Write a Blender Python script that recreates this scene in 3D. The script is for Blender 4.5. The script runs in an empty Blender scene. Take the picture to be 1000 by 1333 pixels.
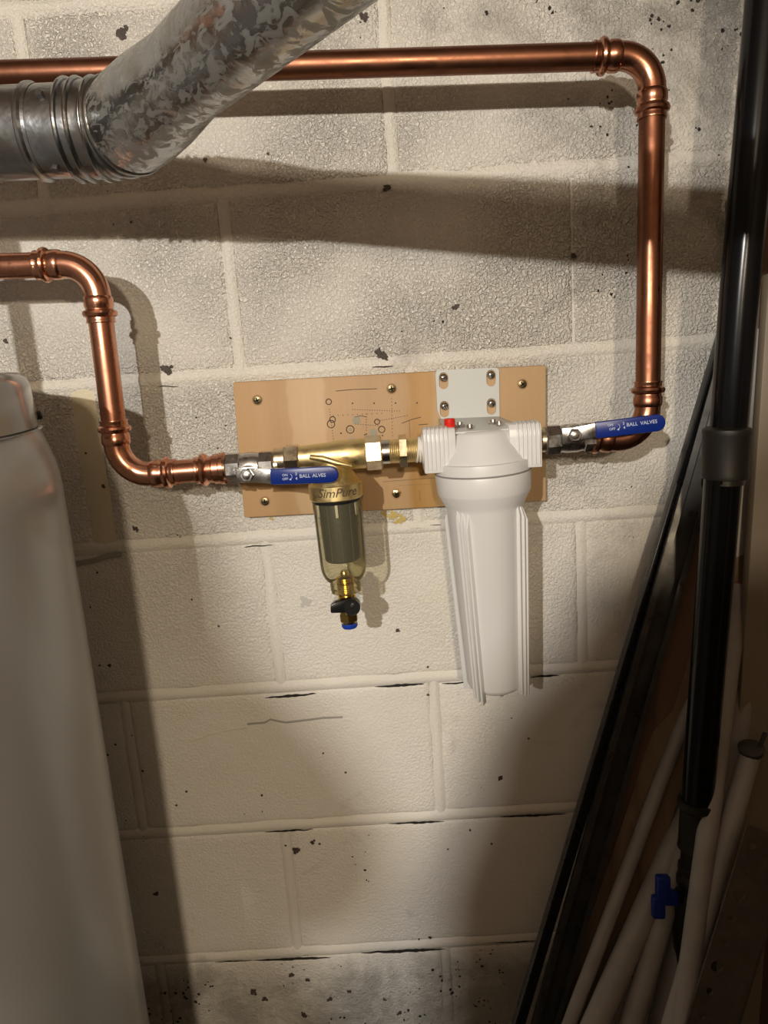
import bpy, bmesh, math, random
from mathutils import Vector, Matrix, noise
random.seed(7)
S = bpy.context.scene
COL = S.collection
PI = math.pi

# ---------------------------------------------------------------- camera
FPX = 973.93
CAM = Vector((0.17301, -0.91285, 0.01238))
RGT = Vector((9.97619394e-01, -5.12196265e-04, -6.89585579e-02))
UPV = Vector((0.06756342, 0.20752067, 0.97589464))
FWD = Vector((-0.01381048, 0.9782305, -0.20706126))
cd = bpy.data.cameras.new('camera')
cam = bpy.data.objects.new('camera', cd)
COL.objects.link(cam)
cd.sensor_fit = 'HORIZONTAL'
cd.sensor_width = 36
cd.lens = FPX / 1000 * 36
cd.clip_start = 0.01
m = Matrix((RGT, UPV, -FWD)).transposed().to_4x4()
m.translation = CAM
cam.matrix_world = m
S.camera = cam

# ---------------------------------------------------------------- world, lights, exposure
S.view_settings.view_transform = 'Standard'
S.view_settings.look = 'None'
S.view_settings.gamma = 1
S.view_settings.use_curve_mapping = False
S.view_settings.exposure = 0.12
w = bpy.data.worlds.new('world')
S.world = w
w.use_nodes = True
w.node_tree.nodes['Background'].inputs[0].default_value = (0.9, 0.75, 0.55, 1)
w.node_tree.nodes['Background'].inputs[1].default_value = 0.004
BULB_A = Vector((-0.28, -1.95, 0.40))      # main hanging bulb
BULB_B = Vector((0.25, -2.60, 0.42))        # second, warmer bulb further back
POWER_A, POWER_B = 80.0, 66.0


def light(name, loc, energy, color, size):
    l = bpy.data.lights.new(name, 'POINT')
    l.energy = energy
    l.color = color
    l.shadow_soft_size = size
    o = bpy.data.objects.new(name, l)
    o.location = loc
    COL.objects.link(o)
    return o


light('bulb_light', BULB_A, POWER_A, (1.0, 0.95, 0.885), 0.013)
light('bulb_light', BULB_B, POWER_B, (1.0, 0.82, 0.60), 0.05)


# ---------------------------------------------------------------- helpers
def at(x, y, Y):
    """point of the wall-parallel plane Y seen at that place of the photograph"""
    d = FWD + RGT * ((x - 500) / FPX) - UPV * ((y - 666.5) / FPX)
    return CAM + d * ((Y - CAM.y) / d.y)


def aw(x, y, depth):
    return CAM + (FWD + RGT * ((x - 500) / FPX) - UPV * ((y - 666.5) / FPX)) * depth


def wof(P):
    return (P - CAM).dot(FWD)


class MB:
    """collects shapes in world space, then links them as one mesh"""

    def __init__(s):
        s.v = []
        s.f = []

    def add(s, vs, fs):
        n = len(s.v)
        s.v += [Vector(v) for v in vs]
        s.f += [[i + n for i in f] for f in fs]
        return s

    def tube(s, pts, rads, n=20, cap=True, closed=False):
        pts = [Vector(p) for p in pts]
        if not hasattr(rads, '__len__'):
            rads = [rads] * len(pts)
        vs, fs = [], []
        m_ = len(pts)
        ref = None
        for i, p in enumerate(pts):
            if closed:
                t = pts[(i + 1) % m_] - pts[i - 1]
            else:
                t = pts[min(i + 1, m_ - 1)] - pts[max(i - 1, 0)]
            if t.length < 1e-9:
                t = Vector((0, 0, 1))
            t.normalize()
            if ref is None:
                ref = t.orthogonal().normalized()
            a = (ref - t * ref.dot(t)).normalized()
            ref = a
            b = t.cross(a)
            for k in range(n):
                g = 2 * PI * k / n
                vs.append(p + (a * math.cos(g) + b * math.sin(g)) * rads[i])
        for i in range(m_ if closed else m_ - 1):
            j = (i + 1) % m_
            for k in range(n):
                l = (k + 1) % n
                fs.append([i * n + k, i * n + l, j * n + l, j * n + k])
        if cap and not closed:
            fs.append(list(range(n))[::-1])
            fs.append([(m_ - 1) * n + k for k in range(n)])
        return s.add(vs, fs)

    def lathe(s, o, axis, prof, n=32, x=None, a0=0.0, cap=True):
        """prof: list of (t along axis, radius)"""
        o = Vector(o)
        axis = Vector(axis).normalized()
        a = Vector(x) if x is not None else axis.orthogonal()
        a = (a - axis * a.dot(axis)).normalized()
        b = axis.cross(a)
        vs, fs = [], []
        for t, r in prof:
            for k in range(n):
                g = a0 + 2 * PI * k / n
                vs.append(o + axis * t + (a * math.cos(g) + b * math.sin(g)) * max(r, 1e-5))
        for i in range(len(prof) - 1):
            for k in range(n):
                l = (k + 1) % n
                fs.append([i * n + k, i * n + l, (i + 1) * n + l, (i + 1) * n + k])
        if cap:
            fs.append(list(range(n))[::-1])
            fs.append([(len(prof) - 1) * n + k for k in range(n)])
        return s.add(vs, fs)

    def hexn(s, o, axis, L, af, x=None, n=6, ch=0.12):
        """nut: across flats af, chamfered ends"""
        r = af / 2 / math.cos(PI / n)
        c = ch * L
        return s.lathe(o, axis, [(0, r * .9), (c, r), (L - c, r), (L, r * .9)], n=n, x=x, a0=PI / n)

    def torus(s, o, axis, R, r, n=28, k=8):
        axis = Vector(axis).normalized()
        a = axis.orthogonal().normalized()
        b = axis.cross(a)
        pts = [Vector(o) + (a * math.cos(2 * PI * i / n) + b * math.sin(2 * PI * i / n)) * R for i in range(n)]
        vs, fs = [], []
        for i in range(n):
            d = (pts[i] - Vector(o)).normalized()
            for j in range(k):
                g = 2 * PI * j / k
                vs.append(pts[i] + (d * math.cos(g) + axis * math.sin(g)) * r)
        for i in range(n):
            for j in range(k):
                fs.append([i * k + j, ((i + 1) % n) * k + j, ((i + 1) % n) * k + (j + 1) % k, i * k + (j + 1) % k])
        return s.add(vs, fs)

    def box(s, c, ax, ay, az, sx, sy, sz, bev=0.0):
        """box with half-open axes; bev chamfers every edge"""
        c, ax, ay, az = Vector(c), Vector(ax).normalized(), Vector(ay).normalized(), Vector(az).normalized()
        bm = bmesh.new()
        bmesh.ops.create_cube(bm, size=1)
        for v in bm.verts:
            v.co = Vector((v.co.x * sx, v.co.y * sy, v.co.z * sz))
        if bev > 0:
            bmesh.ops.bevel(bm, geom=list(bm.edges), offset=bev, segments=2, profile=.5, affect='EDGES')
        bm.verts.index_update()
        vs = [c + ax * v.co.x + ay * v.co.y + az * v.co.z for v in bm.verts]
        fs = [[v.index for v in f.verts] for f in bm.faces]
        bm.free()
        return s.add(vs, fs)

    def prism(s, poly, ext, bev=0.0):
        """polygon (list of points) pushed along ext"""
        bm = bmesh.new()
        vs = [bm.verts.new(p) for p in poly]
        f = bm.faces.new(vs)
        r = bmesh.ops.extrude_face_region(bm, geom=[f])
        for g in r['geom']:
            if isinstance(g, bmesh.types.BMVert):
                g.co += Vector(ext)
        bmesh.ops.recalc_face_normals(bm, faces=list(bm.faces))
        if bev > 0:
            bmesh.ops.bevel(bm, geom=list(bm.edges), offset=bev, segments=2, profile=.5, affect='EDGES')
        bm.verts.index_update()
        a = [v.co.copy() for v in bm.verts]
        b = [[v.index for v in f.verts] for f in bm.faces]
        bm.free()
        return s.add(a, b)

    def holed(s, o, ax, ay, outer, holes, ext):
        """plate in the plane (ax, ay) with holes, thickness ext"""
        o, ax, ay = Vector(o), Vector(ax).normalized(), Vector(ay).normalized()
        bm = bmesh.new()
        es = []
        for loop in [outer] + holes:
            vv = [bm.verts.new(o + ax * p[0] + ay * p[1]) for p in loop]
            for i in range(len(vv)):
                es.append(bm.edges.new((vv[i], vv[(i + 1) % len(vv)])))
        bmesh.ops.triangle_fill(bm, use_beauty=True, use_dissolve=False, edges=es, normal=ax.cross(ay))
        fs = list(bm.faces)
        r = bmesh.ops.extrude_face_region(bm, geom=fs)
        for g in r['geom']:
            if isinstance(g, bmesh.types.BMVert):
                g.co += Vector(ext)
        bmesh.ops.recalc_face_normals(bm, faces=list(bm.faces))
        bm.verts.index_update()
        a = [v.co.copy() for v in bm.verts]
        b = [[v.index for v in f.verts] for f in bm.faces]
        bm.free()
        return s.add(a, b)

    def build(s, name, mat, parent=None, smooth=35, fix=True):
        me = bpy.data.meshes.new(name)
        org = parent_origin(parent)
        me.from_pydata([tuple(v - org) for v in s.v], [], s.f)
        if fix:
            bm = bmesh.new()
            bm.from_mesh(me)
            bmesh.ops.recalc_face_normals(bm, faces=list(bm.faces))
            bm.to_mesh(me)
            bm.free()
        me.materials.append(mat)
        if smooth:
            me.polygons.foreach_set('use_smooth', [True] * len(me.polygons))
            try:
                me.set_sharp_from_angle(angle=math.radians(smooth))
            except Exception:
                pass
        o = bpy.data.objects.new(name, me)
        COL.objects.link(o)
        if parent:
            o.parent = parent
        return o


def parent_origin(p):
    o = Vector((0, 0, 0))
    while p is not None:
        o = o + Vector(p.location)
        p = p.parent
    return o


def thing(name, label, cat, loc, group=None):
    o = bpy.data.objects.new(name, None)
    o.empty_display_size = .02
    o.location = Vector(loc)
    COL.objects.link(o)
    o['label'] = label
    o['category'] = cat
    if group:
        o['group'] = group
    return o


def solo(o, label, cat, group=None):
    o['label'] = label
    o['category'] = cat
    if group:
        o['group'] = group
    return o


# ---------------------------------------------------------------- materials
def mat(name, base, rough=.5, metal=0., spec=.5):
    m_ = bpy.data.materials.new(name)
    m_.use_nodes = True
    b = m_.node_tree.nodes['Principled BSDF']
    b.inputs['Base Color'].default_value = (*base, 1)
    b.inputs['Roughness'].default_value = rough
    b.inputs['Metallic'].default_value = metal
    b.inputs['Specular IOR Level'].default_value = spec
    return m_


class N:
    def __init__(s, m_):
        s.t = m_.node_tree
        s.b = s.t.nodes['Principled BSDF']

    def n(s, kind, **kw):
        nd = s.t.nodes.new(kind)
        for k, v in kw.items():
            if k.startswith('i_'):
                key = k[2:].replace('_', ' ')
                nd.inputs[key].default_value = v
            else:
                setattr(nd, k, v)
        return nd

    def l(s, a, b):
        s.t.links.new(a, b)

    def pos(s, scale=(1, 1, 1)):
        g = s.n('ShaderNodeNewGeometry')
        mp = s.n('ShaderNodeMapping')
        mp.inputs['Scale'].default_value = scale
        s.l(g.outputs['Position'], mp.inputs['Vector'])
        return mp.outputs[0]

    def obj(s, scale=(1, 1, 1)):
        g = s.n('ShaderNodeTexCoord')
        mp = s.n('ShaderNodeMapping')
        mp.inputs['Scale'].default_value = scale
        s.l(g.outputs['Object'], mp.inputs['Vector'])
        return mp.outputs[0]

    def noise(s, vec, scale, detail=3, rough=.55, dist=0.):
        nd = s.n('ShaderNodeTexNoise')
        nd.inputs['Scale'].default_value = scale
        nd.inputs['Detail'].default_value = detail
        nd.inputs['Roughness'].default_value = rough
        nd.inputs['Distortion'].default_value = dist
        s.l(vec, nd.inputs['Vector'])
        return nd.outputs['Fac']

    def vor(s, vec, scale, feature='F1', rnd=1.):
        nd = s.n('ShaderNodeTexVoronoi', feature=feature)
        nd.inputs['Scale'].default_value = scale
        nd.inputs['Randomness'].default_value = rnd
        s.l(vec, nd.inputs['Vector'])
        return nd

    def ramp(s, fac, stops):
        nd = s.n('ShaderNodeValToRGB')
        e = nd.color_ramp.elements
        while len(e) < len(stops):
            e.new(.5)
        for el, (p, c) in zip(e, stops):
            el.position = p
            if not hasattr(c, '__len__'):
                c = (c, c, c)
            el.color = (*c, 1)
        s.l(fac, nd.inputs[0])
        return nd.outputs[0]

    def mix(s, fac, a, b, mode='MIX'):
        nd = s.n('ShaderNodeMix', data_type='RGBA', blend_type=mode)
        for k, v in ((0, fac), (6, a), (7, b)):
            if hasattr(v, 'is_linked') or hasattr(v, 'links'):
                s.l(v, nd.inputs[k])
            elif k == 0:
                nd.inputs[0].default_value = v
            else:
                nd.inputs[k].default_value = (*v, 1)
        return nd.outputs[2]

    def math(s, op, a, b=0., clamp=False):
        nd = s.n('ShaderNodeMath', operation=op, use_clamp=clamp)
        for k, v in ((0, a), (1, b)):
            if hasattr(v, 'links'):
                s.l(v, nd.inputs[k])
            else:
                nd.inputs[k].default_value = v
        return nd.outputs[0]

    def bump(s, h, strength=.5, dist=.002, prev=None):
        nd = s.n('ShaderNodeBump')
        if hasattr(strength, 'links'):
            s.l(strength, nd.inputs['Strength'])
        else:
            nd.inputs['Strength'].default_value = strength
        nd.inputs['Distance'].default_value = dist
        s.l(h, nd.inputs['Height'])
        if prev is not None:
            s.l(prev, nd.inputs['Normal'])
        return nd.outputs[0]


def painted_block(name, base, rough_amt=1., grime=True):
    m_ = mat(name, base, .62)
    g = N(m_)
    P = g.pos()
    sep = g.n('ShaderNodeSeparateXYZ')
    g.l(P, sep.inputs[0])
    big = g.noise(P, 3.2, 3)
    mid = g.noise(P, 14, 4, .6)
    fine = g.noise(P, 60, 3)
    col = g.mix(g.ramp(big, [(.35, 0), (.7, .55)]), base, (base[0] * .86, base[1] * .84, base[2] * .78))
    col = g.mix(g.ramp(mid, [(.45, 0), (.75, .35)]), col, (base[0] * .95, base[1] * .98, base[2] * 1.02))
    # bare, dirty patches: strongest at the top right and in the lowest course
    mr = g.n('ShaderNodeMapRange'); mr.inputs[1].default_value = .18; mr.inputs[2].default_value = .62
    g.l(sep.outputs['X'], mr.inputs[0])
    mz = g.n('ShaderNodeMapRange'); mz.inputs[1].default_value = .02; mz.inputs[2].default_value = .36
    g.l(sep.outputs['Z'], mz.inputs[0])
    tr = g.math('MULTIPLY', mr.outputs[0], mz.outputs[0])
    ml = g.n('ShaderNodeMapRange'); ml.inputs[1].default_value = -.80; ml.inputs[2].default_value = -.86
    g.l(sep.outputs['Z'], ml.inputs[0])
    mask = g.math('ADD', tr, g.math('MULTIPLY', ml.outputs[0], .75), True)
    if grime:
        gr = g.math('ADD', g.noise(P, 8, 5, .7, .6), g.math('MULTIPLY', mask, .30))
        grr = g.ramp(gr, [(.60, 0), (.80, .7)])
        col = g.mix(grr, col, (.36, .34, .30))
    # small dark pits, clustered
    clus = g.math('ADD', g.noise(P, 7, 3, .6), g.math('MULTIPLY', mask, .22))
    thr = g.ramp(clus, [(.52, 0), (.72, 1)])
    v1 = g.vor(g.mix(.012, P, g.n('ShaderNodeTexNoise').outputs[1]) if False else P, 120)
    spk = g.math('LESS_THAN', g.math('ADD', v1.outputs['Distance'], g.math('MULTIPLY', g.noise(P, 260, 2), .5)),
                 g.math('ADD', g.math('MULTIPLY', thr, .30), .22))
    rare = g.math('GREATER_THAN', g.noise(P, 33, 2), g.math('SUBTRACT', .64, g.math('MULTIPLY', thr, .12)))
    pits = g.math('MULTIPLY', spk, rare)
    col = g.mix(pits, col, (.035, .03, .026))
    g.l(col, g.b.inputs['Base Color'])
    # paint relief: orange-peel worms above, thicker smoother paint below
    mzz = g.n('ShaderNodeMapRange'); mzz.inputs[1].default_value = -.45; mzz.inputs[2].default_value = .02
    mzz.inputs[3].default_value = .35; mzz.inputs[4].default_value = 1.
    g.l(sep.outputs['Z'], mzz.inputs[0])
    worms = g.ramp(g.noise(P, 300, 2.5, .5, .4), [(.36, 0), (.62, 1)])
    st = g.math('MULTIPLY', mzz.outputs[0], g.ramp(g.noise(P, 5, 2), [(.3, .45), (.6, 1.)]))
    st = g.math('MULTIPLY', st, 1.0 * rough_amt)
    nb = g.bump(worms, st, .0036)
    nb = g.bump(g.noise(P, 45, 4, .6), .35, .003, nb)
    nb = g.bump(g.math('MULTIPLY', pits, -1), .8, .002, nb)
    nb = g.bump(g.noise(P, 90, 6, .75, 1.), g.math('MULTIPLY', mask, .9), .008, nb)
    g.l(nb, g.b.inputs['Normal'])
    return m_


def metal_mat(name, base, rough, streak=0, bump=.05, var=.25, dark=None, scale=60, metal=1.):
    m_ = mat(name, base, rough, metal)
    g = N(m_)
    P = g.obj()
    n1 = g.noise(P, scale, 4, .6)
    d = dark or tuple(c * .55 for c in base)
    g.l(g.mix(g.ramp(n1, [(.35, 0), (.75, min(1, var * 2))]), base, d), g.b.inputs['Base Color'])
    g.l(g.ramp(g.noise(P, scale * 1.7, 3), [(.3, rough * .75), (.8, min(1, rough * 1.5))]), g.b.inputs['Roughness'])
    if bump:
        g.l(g.bump(g.noise(P, scale * 3, 3), bump, .001), g.b.inputs['Normal'])
    return m_


def duct_mat(name, streaks):
    m_ = mat(name, (.5, .52, .53), .28, 1.)
    g = N(m_)
    P = g.pos()
    v = g.vor(P, 95)
    col = g.mix(g.ramp(v.outputs['Color'], [(.2, 0), (.8, .5)]), (.44, .46, .48), (.28, .30, .32))
    n2 = g.noise(P, 16, 4, .6, .5)
    col = g.mix(g.ramp(n2, [(.5, 0), (.62, .8)]), col, (.30, .29, .27))
    if streaks:
        PS = g.pos((75, 50, 190))
        s1 = g.noise(PS, 1.0, 3, .6, 1.2)
        fac = g.ramp(s1, [(.50, 0), (.56, 1)])
        dull = g.mix(g.noise(P, 25, 2), (.44, .45, .42), (.30, .29, .26))
        col = g.mix(g.math('MULTIPLY', fac, .6), col, dull)
        g.l(g.math('SUBTRACT', 1, g.math('MULTIPLY', fac, .25)), g.b.inputs['Metallic'])
        g.l(g.math('ADD', .26, g.math('MULTIPLY', fac, .3)), g.b.inputs['Roughness'])
    g.l(col, g.b.inputs['Base Color'])
    nb = g.bump(g.noise(P, 22, 3, .5, .4), .5, .006)
    nb = g.bump(g.noise(P, 60, 3, .5, .6), .3, .002, nb)
    g.l(nb, g.b.inputs['Normal'])
    return m_


def copper_mat(name, base=(.80, .40, .27), rough=.24):
    m_ = mat(name, base, rough, 1.)
    g = N(m_)
    P = g.pos()
    n1 = g.noise(P, 22, 5, .65, .3)
    col = g.mix(g.ramp(n1, [(.4, 0), (.72, .75)]), base, (base[0] * .58, base[1] * .48, base[2] * .45))
    n2 = g.noise(P, 140, 2)
    col = g.mix(g.ramp(n2, [(.66, 0), (.74, .7)]), col, (.22, .13, .09))
    g.l(col, g.b.inputs['Base Color'])
    g.l(g.ramp(n1, [(.3, rough * .8), (.75, rough * 1.7)]), g.b.inputs['Roughness'])
    g.l(g.bump(g.noise(P, 50, 3), .12, .001), g.b.inputs['Normal'])
    return m_


def wood_mat(name, a, b, c, axis_scale=(1, 1, 1), rough=.6, rings=26):
    m_ = mat(name, a, rough)
    g = N(m_)
    P = g.obj(axis_scale)
    n1 = g.noise(P, rings, 4, .6, .8)
    n2 = g.noise(P, rings * 6, 3, .6)
    band = g.noise(P, rings * .28, 1, .4)
    col = g.mix(g.ramp(band, [(.42, 0), (.5, .8), (.58, .1)]), a, b)
    col = g.mix(g.ramp(n1, [(.5, 0), (.8, .6)]), col, c)
    col = g.mix(g.ramp(n2, [(.5, 0), (.9, .35)]), col, b)
    g.l(col, g.b.inputs['Base Color'])
    g.l(g.bump(n2, .15, .001), g.b.inputs['Normal'])
    return m_


def plastic(name, base, rough=.35, bump=0., dirt=0.):
    m_ = mat(name, base, rough)
    g = N(m_)
    P = g.pos()
    if dirt:
        g.l(g.mix(g.ramp(g.noise(P, 14, 5, .65), [(.48, 0), (.8, dirt)]), base, tuple(c * .45 for c in base)),
            g.b.inputs['Base Color'])
    g.l(g.bump(g.noise(P, 40, 2), max(bump, .03), .001), g.b.inputs['Normal'])
    return m_


def clear_mat(name, tint, gloss_r=.08, alpha_mix=.12):
    m_ = bpy.data.materials.new(name)
    m_.use_nodes = True
    t = m_.node_tree
    t.nodes.clear()
    out = t.nodes.new('ShaderNodeOutputMaterial')
    tr = t.nodes.new('ShaderNodeBsdfTransparent')
    tr.inputs[0].default_value = (*tint, 1)
    gl = t.nodes.new('ShaderNodeBsdfGlossy')
    gl.inputs['Roughness'].default_value = gloss_r
    gl.inputs[0].default_value = (1, .97, .85, 1)
    lw = t.nodes.new('ShaderNodeLayerWeight')
    lw.inputs[0].default_value = alpha_mix
    mx = t.nodes.new('ShaderNodeMixShader')
    t.links.new(lw.outputs['Fresnel'], mx.inputs[0])
    t.links.new(tr.outputs[0], mx.inputs[1])
    t.links.new(gl.outputs[0], mx.inputs[2])
    df = t.nodes.new('ShaderNodeBsdfDiffuse')
    df.inputs[0].default_value = (.55, .50, .33, 1)
    m2 = t.nodes.new('ShaderNodeMixShader')
    m2.inputs[0].default_value = .10
    t.links.new(mx.outputs[0], m2.inputs[1])
    t.links.new(df.outputs[0], m2.inputs[2])
    t.links.new(m2.outputs[0], out.inputs[0])
    return m_


M = {}
M['block'] = painted_block('painted_block', (.82, .79, .72))
M['mortar'] = painted_block('painted_mortar', (.80, .77, .70), .5)
M['crack'] = mat('crack_dark', (.02, .017, .014), .9)
M['chip_or_shade'] = metal_mat('chipped_hole', (.05, .035, .03), .8, var=.4, dark=(.12, .10, .08), scale=300, metal=0)
M['patch'] = painted_block('yellowed_mortar', (.74, .68, .50), .15, False)
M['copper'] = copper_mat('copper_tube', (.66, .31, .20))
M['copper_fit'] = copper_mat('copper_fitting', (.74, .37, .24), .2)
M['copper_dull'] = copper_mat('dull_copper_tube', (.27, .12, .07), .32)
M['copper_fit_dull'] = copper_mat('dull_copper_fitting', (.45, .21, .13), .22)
M['duct'] = duct_mat('galvanised_duct', False)
M['duct_streak'] = duct_mat('smeared_galvanised_duct', True)
M['brass'] = metal_mat('satin_brass', (.86, .69, .34), .42, var=.12, bump=.05)
M['brass_nut'] = metal_mat('nickel_brass', (.78, .66, .46), .3, var=.2, bump=.05)
M['brass_bright'] = metal_mat('bright_brass', (.90, .68, .25), .18, var=.15)
M['zinc'] = metal_mat('nickel_plate', (.62, .60, .57), .27, var=.3, bump=.08)
M['steel'] = metal_mat('zinc_steel', (.66, .65, .62), .24, var=.2)
M['screw_dark'] = metal_mat('bronze_screw', (.24, .19, .10), .35, var=.4)
M['ptfe'] = plastic('thread_tape', (.80, .78, .74), .5, .4)
M['white'] = plastic('white_plastic', (.74, .74, .73), .36)
M['bracket'] = plastic('grey_paint_metal', (.60, .62, .60), .4)
M['red'] = plastic('red_plastic', (.72, .02, .01), .35)
M['blue'] = plastic('blue_vinyl', (.003, .022, .20), .33)
M['ring_blue'] = plastic('blue_ring_plastic', (.01, .05, .38), .35)
M['ink_white'] = mat('faded_white_print', (.55, .62, .78), .5)
M['ink_dark'] = mat('dark_print', (.07, .05, .03), .6)
M['black'] = plastic('black_plastic', (.012, .012, .012), .3)
M['rubber'] = plastic('dark_rubber', (.05, .045, .04), .6)
M['bowl'] = clear_mat('smoked_clear_bowl', (.83, .80, .66))
M['mesh'] = metal_mat('woven_mesh_screen', (.05, .06, .055), .45, var=.5, scale=300, metal=.3)
M['mesh_rib'] = plastic('screen_rib', (.09, .09, .085), .4)
M['tank'] = plastic('grey_white_enamel', (.43, .44, .445), .22)
M['tank_lid'] = plastic('grey_white_lid', (.34, .345, .34), .16)
M['iron'] = plastic('black_iron_pipe', (.004, .004, .005), .2, .06)
M['iron'].node_tree.nodes['Principled BSDF'].inputs['Specular IOR Level'].default_value = .25
M['iron_old'] = plastic('old_black_fitting', (.012, .010, .008), .5, .2, .5)
M['ply'] = wood_mat('plywood', (.53, .34, .165), (.33, .18, .07), (.62, .44, .26), (1, 1, .05), .55, 34)
_g = N(M['ply'])
_sx = _g.n('ShaderNodeSeparateXYZ')
_g.l(_g.n('ShaderNodeNewGeometry').outputs['Position'], _sx.inputs[0])
_old = _g.b.inputs['Base Color'].links[0].from_socket
_x0, _x1 = at(300, 580, -.019).x, at(712, 560, -.019).x
_mr = _g.n('ShaderNodeMapRange')
_mr.inputs[1].default_value = _x0
_mr.inputs[2].default_value = _x1
_g.l(_g.math('ADD', _sx.outputs['X'], _g.math('MULTIPLY', _g.noise(_g.pos((3, 1, 3)), 6, 2), .02)), _mr.inputs[0])
_band = _g.ramp(_mr.outputs[0], [(0, (.50, .30, .13)), (.22, (.56, .36, .18)), (.225, (.66, .47, .27)), (.33, (.64, .45, .26)), (.34, (.50, .31, .15)),
                                 (.58, (.56, .37, .19)), (.605, (.46, .24, .05)), (.66, (.50, .27, .06)), (.69, (.58, .40, .22)), (1, (.56, .38, .21))])
_g.l(_g.mix(.6, _old, _band), _g.b.inputs['Base Color'])
M['ply_edge'] = wood_mat('plywood_edge', (.40, .25, .13), (.25, .15, .08), (.5, .34, .2), (.2, 1, 3), .8, 60)
M['slot'] = M['ply']
M['dark_steel'] = metal_mat('dark_painted_angle', (.05, .05, .055), .3, var=.4, metal=.6)
M['galv'] = metal_mat('dull_galvanised', (.10, .095, .085), .35, var=.4, scale=30, metal=.8)
M['bark'] = wood_mat('old_brown_board', (.19, .13, .08), (.12, .08, .05), (.26, .19, .12), (2, 2, .1), .75, 22)
M['bark_red'] = wood_mat('red_brown_board', (.16, .09, .06), (.10, .06, .04), (.22, .14, .09), (2, 2, .1), .75, 22)
M['grey_wood'] = wood_mat('weathered_grey_board', (.42, .39, .34), (.20, .18, .15), (.55, .52, .46), (2, 2, .1), .85, 30)
M['pvc'] = plastic('dusty_white_pvc', (.34, .32, .30), .5, .1, .5)
M['beige'] = plastic('beige_painted_board', (.24, .20, .145), .6, .1, .4)
M['pink'] = plastic('faded_red_rim', (.35, .08, .08), .6)
M['plaster'] = plastic('painted_room_wall', (.13, .12, .10), .8, .3, .3)
M['concrete'] = plastic('concrete_floor', (.13, .12, .11), .85, .4, .5)
M['joist'] = wood_mat('joist_wood', (.16, .11, .07), (.12, .08, .05), (.20, .14, .09), (.2, 2, 2), .8, 20)
M['cloth'] = plastic('dark_cloth', (.05, .055, .07), .9, .3)
M['denim'] = plastic('dark_denim', (.05, .07, .12), .9, .3)
M['skin'] = plastic('skin', (.55, .36, .27), .5)
M['hair'] = plastic('dark_hair', (.03, .02, .015), .6, .5)
bulbm = mat('lit_bulb', (1, .9, .75), .3)
bulbm.node_tree.nodes['Principled BSDF'].inputs['Emission Color'].default_value = (1, .84, .62, 1)
bulbm.node_tree.nodes['Principled BSDF'].inputs['Emission Strength'].default_value = 12

# ---------------------------------------------------------------- room
X0, X1, YB, Z0, Z1 = -1.55, 1.25, -3.6, -1.4224, 0.93
H = .2032
BW = .4064


def slab(name, c, sx, sy, sz, m_):
    o = MB().box(c, (1, 0, 0), (0, 1, 0), (0, 0, 1), sx, sy, sz).build(name, m_, None, 0)
    o['kind'] = 'structure'
    return o


slab('floor', ((X0 + X1) / 2, YB / 2, Z0 - .05), X1 - X0 + .4, -YB + .4, .1, M['concrete'])
slab('ceiling', ((X0 + X1) / 2, YB / 2, Z1 + .05), X1 - X0 + .4, -YB + .4, .1, M['joist'])
slab('wall_left', (X0 - .05, YB / 2, (Z0 + Z1) / 2), .1, -YB + .2, Z1 - Z0, M['plaster'])
slab('wall_right', (X1 + .05, YB / 2, (Z0 + Z1) / 2), .1, -YB + .2, Z1 - Z0, M['bark'])
slab('wall_front', ((X0 + X1) / 2, YB - .05, (Z0 + Z1) / 2), X1 - X0, .1, Z1 - Z0, M['plaster'])
wall = slab('wall_back', ((X0 + X1) / 2, .053, (Z0 + Z1) / 2), X1 - X0, .1, Z1 - Z0, M['mortar'])

# measured vertical joints per course (course i spans z = i*H .. (i+1)*H)
JIT = {(1, .5): -.005, (0, 1): -.006, (-2, 0): .009, (-2, 1): -.001, (-3, -.5): .003, (-3, .5): .006,
       (-4, 0): -.007, (-5, -.5): -.004, (-1, -.5): .004}


def joints(i):
    off = 0 if i % 2 == 0 else .5
    xs = []
    k = -4 + off
    while k < 4:
        x = k * BW + JIT.get((i, k), 0)
        if X0 + .05 < x < X1 - .05:
            xs.append(x)
        k += 1
    return [X0] + xs + [X1]


JW = .0055     # half width of a joint


THIN = {(0, 1), (-1, 1.5), (1, 1.5)}


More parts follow.
